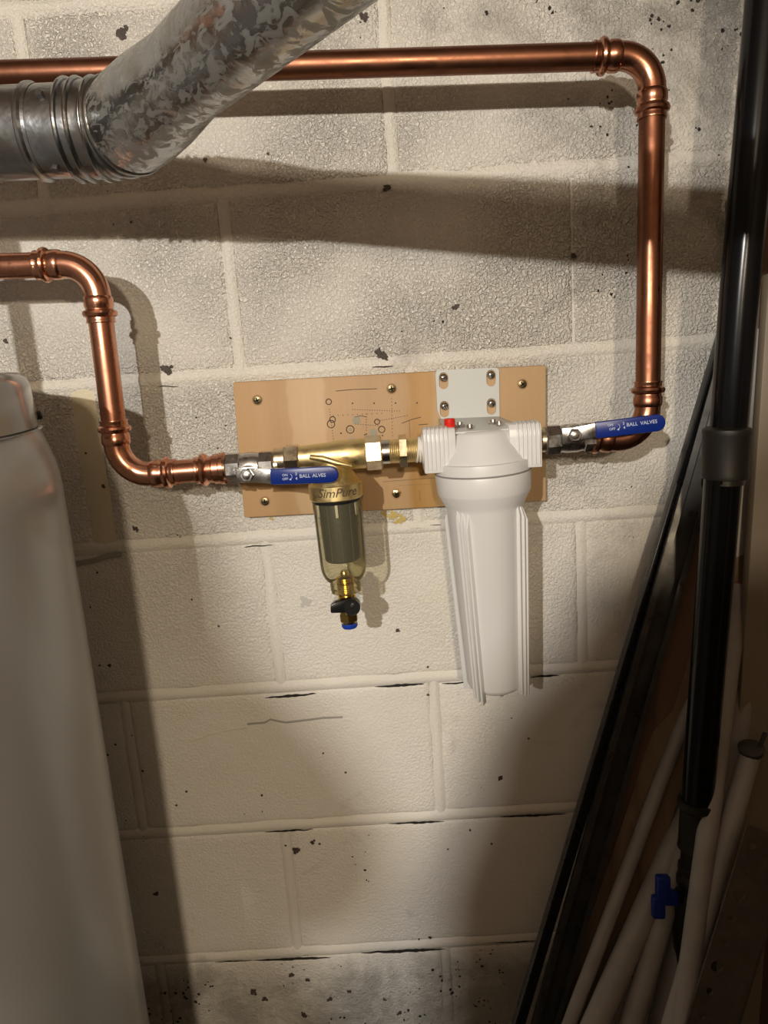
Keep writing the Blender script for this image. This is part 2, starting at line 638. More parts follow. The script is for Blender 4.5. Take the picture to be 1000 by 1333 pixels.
def block(x0, x1, z0, z1, seed):
    near = x1 > -.75 and x0 < .8 and z1 > -1.1
    nx, nz = (40, 20) if near else (8, 5)
    R = .0075
    us = [0, .0015, .004, R] + [R + (x1 - x0 - 2 * R) * i / nx for i in range(1, nx)]
    us += [x1 - x0 - q for q in (R, .004, .0015, 0)]
    vs_ = [0, .0015, .004, R] + [R + (z1 - z0 - 2 * R) * i / nz for i in range(1, nz)]
    vs_ += [z1 - z0 - q for q in (R, .004, .0015, 0)]
    V, F = [], []
    for v in vs_:
        for u in us:
            d = min(u, x1 - x0 - u, v, z1 - z0 - v)
            nn = noise.noise(Vector((x0 + u, seed * 3.1, z0 + v)) * 60)
            rr = R * (1 + .5 * nn)
            y = 0.0035 * (max(0, 1 - d / rr)) ** 2
            y += .0010 * noise.noise(Vector((x0 + u, seed * .7, z0 + v)) * 14)
            e = .0008 * noise.noise(Vector((x0 + u, 9 + seed, z0 + v)) * 90)
            px, pz = x0 + u, z0 + v
            if d < .002:
                if u < .002: px += e
                if u > x1 - x0 - .002: px -= e
                if v < .002: pz += e
                if v > z1 - z0 - .002: pz -= e
            V.append((px, y, pz))
    W = len(us)
    for j in range(len(vs_) - 1):
        for i in range(W - 1):
            F.append([j * W + i, j * W + i + 1, (j + 1) * W + i + 1, (j + 1) * W + i])
    # returns into the wall
    n = len(V)
    ring = [i for i in range(W)] + [j * W + W - 1 for j in range(1, len(vs_))] + \
           [(len(vs_) - 1) * W + i for i in range(W - 2, -1, -1)] + [j * W for j in range(len(vs_) - 2, 0, -1)]
    for k in ring:
        V.append((V[k][0], .012, V[k][2]))
    for a in range(len(ring)):
        b = (a + 1) % len(ring)
        F.append([ring[b], ring[a], n + a, n + b])
    return V, F


def bead(p0, p1, w_, proud, seed, n=40):
    """raised strip of mortar, slightly wavy"""
    p0, p1 = Vector(p0), Vector(p1)
    t = (p1 - p0).normalized()
    s_ = Vector((0, -1, 0)).cross(t)
    V, F = [], []
    for i in range(n + 1):
        q = p0.lerp(p1, i / n)
        nn = noise.noise(Vector((q.x * 22, seed, q.z * 22)))
        n2 = noise.noise(Vector((q.x * 60, seed + 5, q.z * 60)))
        ww = w_ * (1 + .22 * nn)
        for a in (-1, -.7, -.35, 0, .35, .7, 1):
            h = proud * (1 - a * a) * (1 + .35 * n2) - .0022 * a * a
            V.append(q + s_ * (a * ww + .0012 * nn) + Vector((0, -h - 0.0002, 0)))
    for i in range(n):
        for a in range(6):
            F.append([i * 7 + a, i * 7 + a + 1, (i + 1) * 7 + a + 1, (i + 1) * 7 + a])
    return V, F


seed = 0
for i in range(-7, 5):
    z0, z1 = i * H, min((i + 1) * H, Z1)
    js = joints(i)
    for a, b in zip(js[:-1], js[1:]):
        seed += 1
        ja = .0006 if any(t[0] == i and abs(a - t[1] * BW) < .02 for t in THIN) else JW
        jb = .0006 if any(t[0] == i and abs(b - t[1] * BW) < .02 for t in THIN) else JW
        xa = a + (ja if a > X0 else 0)
        if i == -1 and abs(a + BW / 2) < .03:
            xa += .012                       # wide smooth patch of mortar beside the tank
        xb = b - (jb if b < X1 else 0)
        V, F = block(xa, xb, z0 + JW, z1 - (JW if z1 < Z1 else 0), seed)
        MB().add(V, F).build('block', M['block'], wall, 60, False)
        if a > X0 and ja == JW:
            wide = (i == -1 and abs(a + BW / 2) < .03)
            V, F = bead((a + (.006 if wide else 0), 0, z0 + .003), (a + (.006 if wide else 0), 0, z1 - .003),
                        .016 if wide else .0068, -.0002 if a > .7 * BW else .0004, seed)
            MB().add(V, F).build('mortar', M['patch'] if wide else M['mortar'], wall, 60, False)
    if i > -7:
        V, F = bead((X0, 0, z0), (X1, 0, z0), .0088, .0016, seed + 100, 200)
        MB().add(V, F).build('mortar', M['mortar'], wall, 60, False)


def smear(px0, py0, px1, py1, th, sd, name='crack'):
    """open dark crack under a mortar bed"""
    a, b = at(px0, py0, -.0006), at(px1, py1, -.0006)
    n = 26
    V, F = [], []
    for k in range(n + 1):
        f = k / n
        q = a.lerp(b, f)
        tt = th * (math.sin(PI * f) ** .7) * (.55 + .8 * abs(noise.noise(Vector((q.x * 90, sd, 1))))) + .0003
        dz = .0014 * noise.noise(Vector((q.x * 70, sd, 7)))
        V += [(q.x, -.0014, q.z + dz + tt / 2), (q.x, -.0018, q.z + dz), (q.x, -.0014, q.z + dz - tt / 2)]
    for k in range(n):
        F += [[k * 3, k * 3 + 3, k * 3 + 4, k * 3 + 1], [k * 3 + 1, k * 3 + 4, k * 3 + 5, k * 3 + 2]]
    MB().add(V, F).build(name, M['crack'], wall, 0, False)


for k, c in enumerate([(318, 712, 355, 709, .0022), (484, 691, 548, 687, .003), (345, 908, 412, 903, .0045),
                       (488, 894, 552, 890, .005), (575, 890, 612, 888, .003), (690, 881, 728, 879, .0035),
                       (345, 1083, 408, 1079, .003), (506, 1072, 578, 1069, .0035), (650, 1063, 738, 1059, .0045),
                       (330, 1250, 430, 1246, .0055), (470, 1240, 580, 1235, .007), (630, 1227, 700, 1224, .004),
                       (280, 1252, 330, 1250, .002), (560, 683, 575, 683, .001),
                       (395, 509, 420, 508, .0012), (484, 478, 512, 477, .0025), (205, 503, 232, 503, .0012)]):
    smear(*c, k + 3)


def chip_or_shade(px, py, r, sd, mt=None):
    """ragged flat spot"""
    c = at(px, py, 0)
    V, F = [], []
    rnd = random.Random(sd)
    lobes = [(0, 0, r * .62)]
    if r > .0035:
        lobes += [(rnd.uniform(-.6, .6) * r, rnd.uniform(-.6, .6) * r, r * rnd.uniform(.25, .42)) for _ in range(4)]
    for lx, lz, lr in lobes:
        b = len(V)
        V.append((c.x + lx, -.0013, c.z + lz))
        n = 13
        for k in range(n):
            a = 2 * PI * k / n
            rr = lr * rnd.uniform(.55, 1.15)
            V.append((c.x + lx + rr * math.cos(a), -.0011, c.z + lz + rr * math.sin(a)))
        F += [[b, b + k + 1, b + (k + 1) % n + 1] for k in range(n)]
    MB().add(V, F).build('chip_or_shade', mt or M['chip_or_shade'], wall, 0, False)


for k, (x, y, r) in enumerate([(158, 45, .009), (475, 23, .008), (218, 483, .0095), (497, 462, .0095), (504, 242, .008),
                               (593, 400, .0055), (651, 1012, .005), (268, 208, .004), (349, 200, .003), (7, 443, .0045),
                               (747, 333, .005), (502, 466, .006), (165, 37, .005), (518, 820, .004), (557, 868, .003),
                               (176, 688, .005), (112, 590, .003), (135, 633, .004), (143, 866, .004), (130, 866, .003),
                               (203, 1163, .005), (386, 1106, .008), (372, 1100, .003), (407, 1096, .005),
                               (416, 1098, .003), (688, 961, .003), (557, 904, .003), (450, 1005, .003), (421, 980, .003),
                               (300, 440, .0022), (171, 289, .0025), (148, 292, .002), (612, 1080, .003),
                               (186, 1003, .003), (230, 1048, .003), (243, 1030, .003), (341, 1035, .003),
                               (640, 1098, .003), (583, 1105, .0025), (118, 790, .0025), (127, 745, .003),
                               (250, 780, .0025), (285, 815, .003), (560, 1220, .004), (545, 1222, .003),
                               (330, 1290, .008), (345, 1300, .006), (430, 1300, .006), (395, 1320, .007), (455, 1290, .005),
                               (380, 1268, .006), (400, 1275, .005), (500, 1300, .004), (520, 1318, .005)]):
    chip_or_shade(x, y, r, k)


def scratch(pts, th, mt):
    V, F = [], []
    for k, (x, y) in enumerate(pts):
        q = at(x, y, 0)
        V += [(q.x, -.0012, q.z + th), (q.x, -.0016, q.z), (q.x, -.0012, q.z - th)]
        if k:
            a = k * 3
            F += [[a - 3, a, a + 1, a - 2], [a - 2, a + 1, a + 2, a - 1]]
    MB().add(V, F).build('scrape', mt, wall, 0, False)


GREY = plastic('grey_scuff', (.38, .36, .32), .8)
scratch([(322, 942), (345, 940), (352, 936), (372, 940), (398, 937), (420, 934), (446, 933)], .0014, GREY)
scratch([(98, 734), (120, 730), (140, 724), (158, 721)], .0035, GREY)
scratch([(245, 966), (275, 956), (300, 950), (322, 947)], .0006, M['patch'])
chip_or_shade(399, 783, .010, 91, plastic('grey_shadow', (.55, .54, .50), .8))  # faint second shadow of the drain valve, painted on as a grey patch
# yellowed sealant squeezed out below the board
SEAL = plastic('yellow_sealant', (.55, .42, .13), .5)
for x, y, r in ((500, 668, .006), (512, 671, .009), (524, 675, .008), (516, 679, .005), (352, 674, .004)):
    chip_or_shade(x, y, r, x, SEAL)

# ---------------------------------------------------------------- plywood board
BY0, BY1 = -.001, -.019
cor = [at(303, 498, BY1), at(711, 475.5, BY1), at(711, 652, BY1), at(318, 674, BY1)]
for q in cor:
    q.y = BY1
board = thing('plywood_board', 'rectangular plywood board screwed to the block wall behind the filters', 'board',
              ((cor[3].x + cor[2].x) / 2, -.01, cor[3].z))
MB().prism([cor[0], cor[3], cor[2], cor[1]], (0, BY0 - BY1, 0), .0012).build('panel', M['ply'], board)


def board_screw(px, py, r, parent, Y, m_, name='screw', cross=True):
    c = at(px, py, Y)
    o = MB().lathe(c + Vector((0, .0006, 0)), (0, -1, 0), [(-.0002, r * .2), (0, r), (.0012, r * .93), (.0018, r * .55)], 16).build(name, m_, parent)
    if cross:
        mb = MB()
        for an in (random.random(), ):
            for q in (an, an + PI / 2):
                d = Vector((math.cos(q), 0, math.sin(q)))
                mb.box(c + Vector((0, -.0012, 0)), d, (0, 1, 0), d.cross(Vector((0, 1, 0))), r * 1.25, .0009, r * .3)
        mb.build('cross_recess', M['crack'], o, 0)
    return o


for x, y in ((335, 521), (510, 506), (680.5, 500), (345, 653), (516, 643)):
    o = MB().lathe(at(x, y, BY1) + Vector((0, .0004, 0)), (0, -1, 0), [(0, .0066), (.0006, .0064), (.0006, .001)], 16).build('countersink', M['ply_edge'], board)
    board_screw(x, y, .0052, board, BY1 - .0005, M['screw_dark'] if (x, y) != (516, 643) else M['brass_bright'])

# stamped print, rings and pencil marks on the board
mb = MB()


def dot(mb, x, y, r=.0007):
    c = at(x, y, BY1 - .0003)
    mb.lathe(c, (0, -1, 0), [(0, r), (.0001, r)], 6)


def dots(x0, y0, x1, y1, n, r=.0006):
    for k in range(n):
        f = k / max(1, n - 1)
        dot(mb, x0 + (x1 - x0) * f, y0 + (y1 - y0) * f, r)


dots(459, 525, 543, 524.5, 4, .0011)
dots(434, 541, 497, 538, 11)
dots(510, 519, 511, 567, 12)
dots(429, 533, 435, 578, 14)
dots(459, 533, 520, 535, 20)
dots(463, 552, 492, 554, 10)
dots(492, 548, 530, 541, 14)
dots(444, 564, 444, 565, 1, .0012)
dots(475, 566, 477, 565, 2, .001)
dots(498, 567, 499, 567, 1, .001)
dots(533, 549, 534, 568, 8)
dots(477, 539, 477, 560, 7)
dots(500, 627, 565, 622, 28)
dots(521, 632, 560, 630, 12, .0005)
dots(546, 640, 547, 652, 5)
dots(575, 600, 577, 604, 2)
mb.build('stamped_dots', M['ink_dark'], board, 0)['kind'] = 'stuff'
for x, y, r in ((428, 523, .0032), (433, 546, .0034), (431, 552, .0044), (456, 559, .0045), (497, 559, .0038),
                (491, 549, .003)):
    MB().torus(at(x, y, BY1 - .0001), (0, 1, 0), r, .0006, 20, 5).build('ring_mark', M['ink_dark'], board)
for x, y, r in ((464, 547, .005), (486, 563, .0045), (458, 573, .0036), (456, 559, .002)):
    MB().lathe(at(x, y, BY1), (0, -1, 0), [(0, r), (.0003, r), (.0004, r * .5)], 16).build('plug_mark', plastic('grey_green_spot', (.33, .31, .22), .6), board)
mb = MB()
for pts in (((437, 509), (460, 507), (491, 506)), ((523, 551), (536, 546), (548, 543)), ((545, 553), (557, 552)),
            ((462, 543), (470, 541), (478, 543)), ((520, 645), (522, 640))):
    mb.tube([at(x, y, BY1 - .0001) for x, y in pts], .0004, 5)
mb.build('pencil_lines', M['ink_dark'], board, 0)['kind'] = 'stuff'
for zz in (-.0055, -.0095, -.0135):       # veneer lines on the two visible edges
    mb = MB()
    mb.tube([Vector((cor[1].x + .0001, zz, cor[1].z - .002)), Vector((cor[2].x + .0001, zz, cor[2].z + .002))], .0006, 4)
    mb.tube([Vector((cor[3].x + .002, zz, cor[3].z)), Vector((cor[2].x - .002, zz, cor[2].z))], .0006, 4)
    mb.build('veneer_layer', M['ply_edge'], board, 0)

# ---------------------------------------------------------------- copper lines
YT = -.11        # depth of the pipe train
PR = .01275      # tube radius
BR = .033        # elbow bend radius


def arc_pts(c, d0, d1, R, n=12):
    """rounded corner at c between incoming direction d0 and outgoing d1"""
    d0, d1 = d0.normalized(), d1.normalized()
    ang = math.acos(max(-1, min(1, d0.dot(d1))))
    t = R * math.tan(ang / 2)
    a, b = c - d0 * t, c + d1 * t
    nrm = (d1 - d0 * d1.dot(d0)).normalized()
    o = a + nrm * R
    pts = []
    for k in range(n + 1):
        g = ang * k / n
        pts.append(o + (-nrm) * R * math.cos(g) + d0 * R * math.sin(g))
    return pts, a, b


def press_elbow(c, d0, d1, parent, fm='copper_fit'):
    pts, a, b = arc_pts(c, d0, d1, BR)
    d0, d1 = d0.normalized(), d1.normalized()
    e = MB().tube([a - d0 * .004] + pts + [b + d1 * .004], PR * 1.05, 28).build('elbow', M[fm], parent)
    SL = .027
    for o, d in ((a, -d0), (b, d1)):
        r1 = PR * 1.05
        MB().lathe(o, d, [(0, r1), (.002, r1 * 1.10), (.004, r1 * 1.12), (.010, r1 * 1.12), (.012, r1 * 1.04), (.0135, r1 * 1.04),
                          (.015, r1 * 1.26), (.0175, r1 * 1.32), (.020, r1 * 1.26), (.0215, r1 * 1.06), (.0245, r1 * 1.06),
                          (.026, r1 * 1.10), (SL, r1 * 1.08), (SL, PR)], 32).build('socket', M[fm], e)
    return a - d0 * SL, b + d1 * SL


def coupling(o, d, parent, L=.03):
    r1 = PR * 1.05
    MB().lathe(o, d, [(0, PR), (0, r1 * 1.1), (.002, r1 * 1.12), (.004, r1 * 1.06), (.006, r1 * 1.3), (.009, r1 * 1.34), (.0115, r1 * 1.22),
                      (.013, r1 * 1.06), (.018, r1 * 1.08), (.0195, r1 * 1.2), (L - .005, r1 * 1.2), (L - .004, r1 * 1.28), (L, r1 * 1.28), (L, PR)],
               32).build('coupling', M['copper_fit'], parent)


# lower left line
A0 = at(-330, 357, YT)
A1 = at(122, 343, YT)
A2 = at(157, 620, YT)
A3 = at(292, 609.5, YT)
A0 = A1 + (A0 - A1) * ((X0 + .01 - A1.x) / (A0.x - A1.x))
left = thing('copper_pipe_line', 'lower left copper water line stepping down to the left ball valve', 'pipe', (A1.x, 0, A2.z))
d01, d12, d23 = (A1 - A0), (A2 - A1), (A3 - A2)
p1a, p1b = press_elbow(A1, d01, d12, left)
p2a, p2b = press_elbow(A2, d12, d23, left)
MB().tube([A0, p1a + d01.normalized() * .002], PR, 28).build('tube', M['copper'], left)
MB().tube([p1b - d12.normalized() * .002, p2a + d12.normalized() * .002], PR, 28).build('tube', M['copper'], left)
MB().tube([p2b - d23.normalized() * .002, A3], PR, 28).build('tube', M['copper'], left)
coupling(at(256, 612.2, YT), d23, left, .031)

# upper line, round to the right valve
YU = -.095
B0 = at(-330, 107, YU)
B1 = at(850, 71.5, YU)
B2 = at(842.5, 576, YT)
B3 = at(776, 569.5, YT)
B0 = B1 + (B0 - B1) * ((X0 + .01 - B1.x) / (B0.x - B1.x))
right = thing('copper_pipe_line', 'upper copper water line running behind the duct and down to the right ball valve', 'pipe',
              (B1.x, 0, B2.z))
e01, e12, e23 = (B1 - B0), (B2 - B1), (B3 - B2)
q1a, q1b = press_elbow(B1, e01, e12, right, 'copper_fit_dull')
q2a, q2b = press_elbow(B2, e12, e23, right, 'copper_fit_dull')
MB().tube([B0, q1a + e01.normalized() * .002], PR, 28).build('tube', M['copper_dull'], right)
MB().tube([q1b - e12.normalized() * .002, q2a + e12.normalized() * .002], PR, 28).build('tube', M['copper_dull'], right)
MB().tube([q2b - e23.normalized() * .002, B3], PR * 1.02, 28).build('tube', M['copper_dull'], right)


# ---------------------------------------------------------------- text on surfaces
def text_mesh(name, body, size, M4, mt, parent, shear=0., bend=None, bold=0.0):
    cu = bpy.data.curves.new(name, 'FONT')
    cu.body = body
    cu.size = size
    cu.shear = shear
    cu.align_x = 'CENTER'
    cu.align_y = 'CENTER'
    cu.extrude = .00015
    cu.offset = bold
    cu.resolution_u = 3
    t = bpy.data.objects.new(name, cu)
    COL.objects.link(t)
    bpy.context.view_layer.update()
    dg = bpy.context.evaluated_depsgraph_get()
    me = bpy.data.meshes.new_from_object(t.evaluated_get(dg))
    bpy.data.objects.remove(t)
    org = parent_origin(parent)
    for v in me.vertices:
        p = v.co.copy()
        if bend:
            p = bend(p)
        else:
            p = M4 @ p
        v.co = p - org
    me.materials.clear()
    me.materials.append(mt)
    o = bpy.data.objects.new(name, me)
    COL.objects.link(o)
    o.parent = parent
    return o


def frame(o, x, z):
    """matrix with local x = x, local z (text normal) = z"""
    x = x.normalized()
    z = (z - x * z.dot(x)).normalized()
    y = z.cross(x)
    m_ = Matrix((x, y, z)).transposed().to_4x4()
    m_.translation = o
    return m_


# ---------------------------------------------------------------- ball valves
FRONT = Vector((0, -1, 0))


def ball_valve(cx0, cy0, cx1, cy1, label, hand0, hand1, stem, flip, parts_text, lever_px):
    a, b = at(cx0, cy0, YT), at(cx1, cy1, YT)
    ax = (b - a).normalized()
    L = (b - a).length
    z = Vector((0, 0, 1))
    z = (z - ax * z.dot(ax)).normalized()
    v = thing('ball_valve', label, 'valve', ((a + b) / 2))
    R = .0158
    # hex ended body with a round waist
    mb = MB()
    mb.hexn(a, ax, .017, R * 1.9, z, 8, .1)
    mb.hexn(b - ax * .017, ax, .017, R * 1.9, z, 8, .1)
    mb.lathe(a, ax, [(.014, R * .88), (.019, R * .93), (.023, R * .98), (L - .023, R * .98), (L - .019, R * .93), (L - .014, R * .88)], 24)
    body = mb.build('body', M['zinc'], v, 30)
    for o, d in ((a, -ax), (b, ax)):
        MB().lathe(o, d, [(-.001, R * .82), (.004, R * .80), (.005, R * .70)], 20).build('end_collar', M['brass_nut'], v)
    s = at(*stem, YT - R)
    c = a + ax * (s - a).dot(ax)
    c.z = s.z
    c.y = YT
    MB().lathe(c + FRONT * (R * .7), FRONT, [(0, .0088), (.006, .0088), (.0065, .0078), (.010, .0078)], 20).build('stem_boss', M['zinc'], v)
    # lever plate then the vinyl sleeve
    hy = YT - R - .0125
    l0, l1 = at(*lever_px[0], hy + .002), at(*lever_px[1], hy)
    h0, h1 = at(*hand0, hy - .0015), at(*hand1, hy - .0035)
    hx = (h1 - h0).normalized()
    up = Vector((0, 0, 1))
    up = (up - hx * up.dot(hx)).normalized()
    lev = MB()
    sgn = 1 if (h1 - h0).x > 0 else -1
    cc = c + FRONT * (R + .0095)
    lev.box(cc, hx, FRONT, up, .024, .0022, .0165, .001)
    d = (h0 - cc)
    lev.box((cc + h0) / 2 + up * 0, d, FRONT, up, d.length + .012, .0022, .015, .0006)
    lever = lev.build('lever', M['steel'], v)
    MB().hexn(cc + FRONT * .0005, FRONT, .0055, .0125, up).build('nut', M['steel'], lever)
    MB().lathe(cc + FRONT * .005, FRONT, [(0, .0038), (.004, .0038), (.0044, .003)], 14).build('stem', M['zinc'], lever)
    # sleeve: rounded stadium
    W = .0088
    hl = (h1 - h0).length
    poly = [(0, -W * .95), (0, W * .95)]
    pts = [h0 + up * (-W * .96), h0 + up * (W * .96)]
    n = 9
    ce = h1 - hx * W
    for k in range(n + 1):
        g = PI / 2 - PI * k / n
        pts.append(ce + hx * (W * math.cos(g)) + up * (W * math.sin(g)))
    grip = MB().prism([p - FRONT * .003 for p in pts], FRONT * .006, .0014).build('grip', M['blue'], v)
    items, arrow_px = parts_text
    xdir = hx * sgn

    def on(px):
        q = at(*px, h0.y - .0031)
        # drop on the grip's front plane
        f = (q - h0).dot(hx) / hl
        q2 = h0.lerp(h1, f) + up * (q - h0).dot(up)
        return q2 + FRONT * .0031
    for txt, tpos, tsize in items:
        text_mesh('lettering', txt, tsize, frame(on(tpos), xdir, FRONT), M['ink_white'], grip, bold=.00003)
    # curved arrow between ON/OFF and the size
    q = on(arrow_px)
    mb = MB()
    ar = [q + xdir * (.0022 * math.cos(g)) + up * (.0028 * math.sin(g)) for g in [(-1.3 + 2.6 * k / 7) for k in range(8)]]
    mb.tube(ar, .00028, 5)
    e = ar[0]
    mb.prism([e + xdir * -.0016 + up * -.0002, e + xdir * .0004 + up * .0012, e + xdir * .0006 + up * -.0012], FRONT * .0003)
    mb.build('arrow_mark', M['ink_white'], grip, 0)
    # raised size mark cast on the body
    return v


vl = ball_valve(295, 609, 358, 605, 'left ball valve with blue grip, between copper line and brass prefilter',
                (352.5, 620.5), (441, 617), (324, 616), False,
                ((('ON', (371, 618.5), .0036), ('OFF', (371.5, 623.5), .0036), ('3', (385.5, 616.8), .0044), ('4', (386, 622.8), .0044), ('BALL', (397, 619.5), .0052), ('ALVES', (415.5, 618.6), .0052)), (377.5, 620.5)), ((324, 616), (352, 620)))
vr = ball_valve(709, 573, 778, 567.5, 'right ball valve with blue grip at the foot of the vertical copper pipe',
                (775, 560), (866, 549), (744, 564.5), False,
                ((('ON', (794.5, 553.3), .0036), ('OFF', (797, 558.5), .0036), ('3', (811.5, 551.2), .0042), ('4', (812.5, 556.6), .0042), ('BALL', (822.5, 552.3), .0052), ('VALVES', (844, 549.6), .0052)), (804, 555.5)), ((744, 564), (774, 560)))
for p, v in (((303, 612), vl), ):
    q = at(p[0], p[1], YT - .0160)
    text_mesh('cast_mark', '\u00be"', .008, frame(q, Vector((1, 0, .0)), FRONT), M['steel'], v)

# ---------------------------------------------------------------- brass prefilter
pc0 = at(389, 596, YT)
pc1 = at(477, 590, YT)
ax = (pc1 - pc0).normalized()
UPZ = (Vector((0, 0, 1)) - ax * ax.z).normalized()
bt = at(437, 637, YT)                                   # collar centre
bb = at(455.5, 815, YT)                                 # bottom tip
dn = (bb - bt).normalized()
pre = thing('spin_down_prefilter', 'small brass spin-down prefilter with smoked clear bowl and black drain lever', 'water filter', bb)
mb = MB()
mb.lathe(pc0, ax, [(0, .0115), (.001, .0128), (.012, .0132), (.028, .0142), (.045, .0158), ((pc1 - pc0).length - .002, .0160), ((pc1 - pc0).length, .0150)], 36)
top = bt - dn * .037
# funnel from the barrel into the collar
mb.lathe(top, dn, [(0, .0135), (.010, .0165), (.018, .0205), (.025, .0255), (.030, .0285)], 40)
# oblique rib cast on the front of the barrel
mb.tube([at(404, 595, YT - .0150), at(420, 597, YT - .0185), at(440, 603, YT - .0205), at(458, 607, YT - .0185)], [.0028, .0034, .0034, .002], 12)
mb.build('head', M['brass'], pre)
rc = .0292
MB().lathe(bt, dn, [(-.008, rc * .97), (-.007, rc), (.008, rc), (.009, rc * .97)], 48).build('collar', M['brass'], pre)


def bend_collar(p):
    g = p.x / rc
    o = bt + dn * (-p.y - .0005)
    return o + (ax * math.sin(g) + FRONT * math.cos(g)) * (rc + .0002 + p.z)


text_mesh('lettering', 'SimPure', .0135, None, M['ink_dark'], pre, shear=.35, bend=lambda p: bend_collar(p + Vector((.0035, 0, 0))))
# bowl
z0 = .010
dome = (at(452, 757, YT) - bt).dot(dn)
rb = .0268
prof = [(z0 - .002, rb), (z0 + .01, rb), (z0 + .012, rb * .985), (dome - .022, rb * .955)]
for k in range(1, 9):
    g = PI / 2 * k / 8
    prof.append((dome - .022 + .021 * math.sin(g), .0145 + (rb * .955 - .0145) * math.cos(g)))
nk = dome + .011
prof += [(dome + .001, .0162), (nk, .0162), (nk + .001, .0140)]
MB().lathe(bt, dn, prof, 48).build('bowl', M['bowl'], pre)
inner = [(t, r * .88) for t, r in prof[1:-3]]
mb = MB()
mb.lathe(bt, dn, [(z0, .0205), (z0 + .003, .0212), (dome - .028, .0195), (dome - .026, .018)], 40)
scr = mb.build('mesh_screen', M['mesh'], pre)
for k in range(10):
    g = 2 * PI * k / 10 + .2
    d = ax * math.cos(g) + (dn.cross(ax)) * math.sin(g)
    MB().tube([bt + dn * (z0 + .002) + d * .0209, bt + dn * (dome - .028) + d * .0194], .0007, 6).build('rib', M['mesh_rib'], scr)
for k in range(6):
    g = 2 * PI * k / 6 + .5
    d = ax * math.cos(g) + (dn.cross(ax)) * math.sin(g)
    MB().box(bt + dn * (z0 + .009) + d * .0238, dn, d, dn.cross(d), .016, .002, .003, .0004).build('tab', M['ptfe'], scr)
MB().lathe(bt, dn, [(z0 - .003, rb * 1.01), (z0 + .001, rb * 1.02), (z0 + .0025, rb * 1.005)], 40).build('gasket', M['black'], pre)
# neck lugs, drain valve
for k in range(8):
    g = 2 * PI * k / 8 + .2
    d = ax * math.cos(g) + (dn.cross(ax)) * math.sin(g)
    MB().box(bt + dn * (dome + .0055) + d * .0162, dn, d, dn.cross(d), .010, .0024, .0032, .0004).build('lug', M['bowl'], pre)
tA = (at(451, 742, YT) - bt).dot(dn)
tB = (at(452, 782, YT) - bt).dot(dn)
prof = [(tA, .0035), (tA + .003, .0050), (tA + .006, .0050), (tA + .007, .0085)]
t = tA + .008
while t < tB - .006:
    prof += [(t, .0104), (t + .0012, .0092)]
    t += .0024
prof += [(tB - .004, .0108), (tB, .0108)]
dv = MB().lathe(bt, dn, prof, 24).build('drain_valve', M['brass_bright'], pre)
tC, tD = (at(453, 796, YT) - bt).dot(dn), (at(455, 811, YT) - bt).dot(dn)
mb = MB()
mb.lathe(bt, dn, [(tB - .003, .0098), (tC, .0098), (tC + .001, .0096), (tD - .003, .0092), (tD, .0082)], 20)
mb.hexn(bt + dn * tC, dn, (tD - tC) * .8, .0188, ax).build('outlet', M['brass_bright'], dv)
MB().lathe(bt, dn, [(tD - .002, .0070), (tD, .0090), (tD + .003, .0092), (tD + .005, .0080), (tD + .0055, .0045)], 24).build('release_ring', M['ring_blue'], dv)
# black lever
hc = at(459, 786, YT - .013)
lv0 = at(433, 788.5, YT - .018)
hd = (lv0 - hc).normalized()
mb = MB()
mb.lathe(at(459, 786, YT - .007), FRONT, [(0, .0085), (.002, .0092), (.013, .0092), (.014, .0084)], 24)
hup = FRONT.cross(hd)
pl = [hc + hup * .0085, hc - hup * .0085, lv0 - hup * .0052 + hd * -.003, lv0 - hup * .002 + hd * .002, lv0 + hup * .0066 + hd * .002, lv0 + hup * .0072 - hd * .002]
mb.prism([p + Vector((0, .004, 0)) for p in pl], FRONT * .010, .0012)
mb.build('drain_lever', M['black'], dv)
board_screw(459, 788, .0022, dv, YT - .0215, M['steel'], 'lever_screw', False)

# union nuts either side of the prefilter (part of it)
nl0, nl1 = at(371, 597.5, YT), at(390, 596, YT)
MB().hexn(nl0, ax, (nl1 - nl0).length, .0285, UPZ, 6, .08).build('union_nut', M['brass_nut'], pre, 20)
MB().lathe(at(358, 599, YT), ax, [(0, .0128), (.002, .0122), (.004, .0128), (.006, .0122), (.008, .0128), (.012, .012), (.0125, .012)], 24).build('threaded_end', M['brass_nut'], pre)
nr0, nr1 = at(475.5, 590, YT), at(497.5, 588.5, YT)
MB().hexn(nr0, ax, (nr1 - nr0).length, .0325, UPZ + FRONT * .35, 6, .08).build('union_nut', M['brass_nut'], pre, 20)

# ---------------------------------------------------------------- brass nipple to the white housing
n0, n1 = at(496, 588.5, YT), at(553, 585, YT)
ax2 = (n1 - n0).normalized()
nip = thing('threaded_nipple', 'short brass threaded nipple with hex and white tape, between prefilter and white housing', 'pipe fitting', (n0 + n1) / 2)
L = (n1 - n0).length
MB().lathe(n0, ax2, [(0, .0118), (.0005, .0130), (.009, .0130), (.0095, .0118)], 28).build('ring', M['steel'], nip)
prof = [(.009, .0115)]
t = .009
while t < L:
    prof += [(t, .0125), (t + .001, .0132), (t + .002, .0125)]
    t += .0022
MB().lathe(n0, ax2, prof, 28).build('thread', M['brass'], nip)
MB().hexn(n0 + ax2 * .0195, ax2, .0085, .031, UPZ + FRONT * .2, 6, .06).build('hex', M['brass_nut'], nip, 20)
for k in range(3):
    MB().torus(n0 + ax2 * (L - .0075 + k * .0022), ax2 + UPZ * .12 * (k - 1), .0132, .0011, 24, 6).build('thread_tape', M['ptfe'], nip)

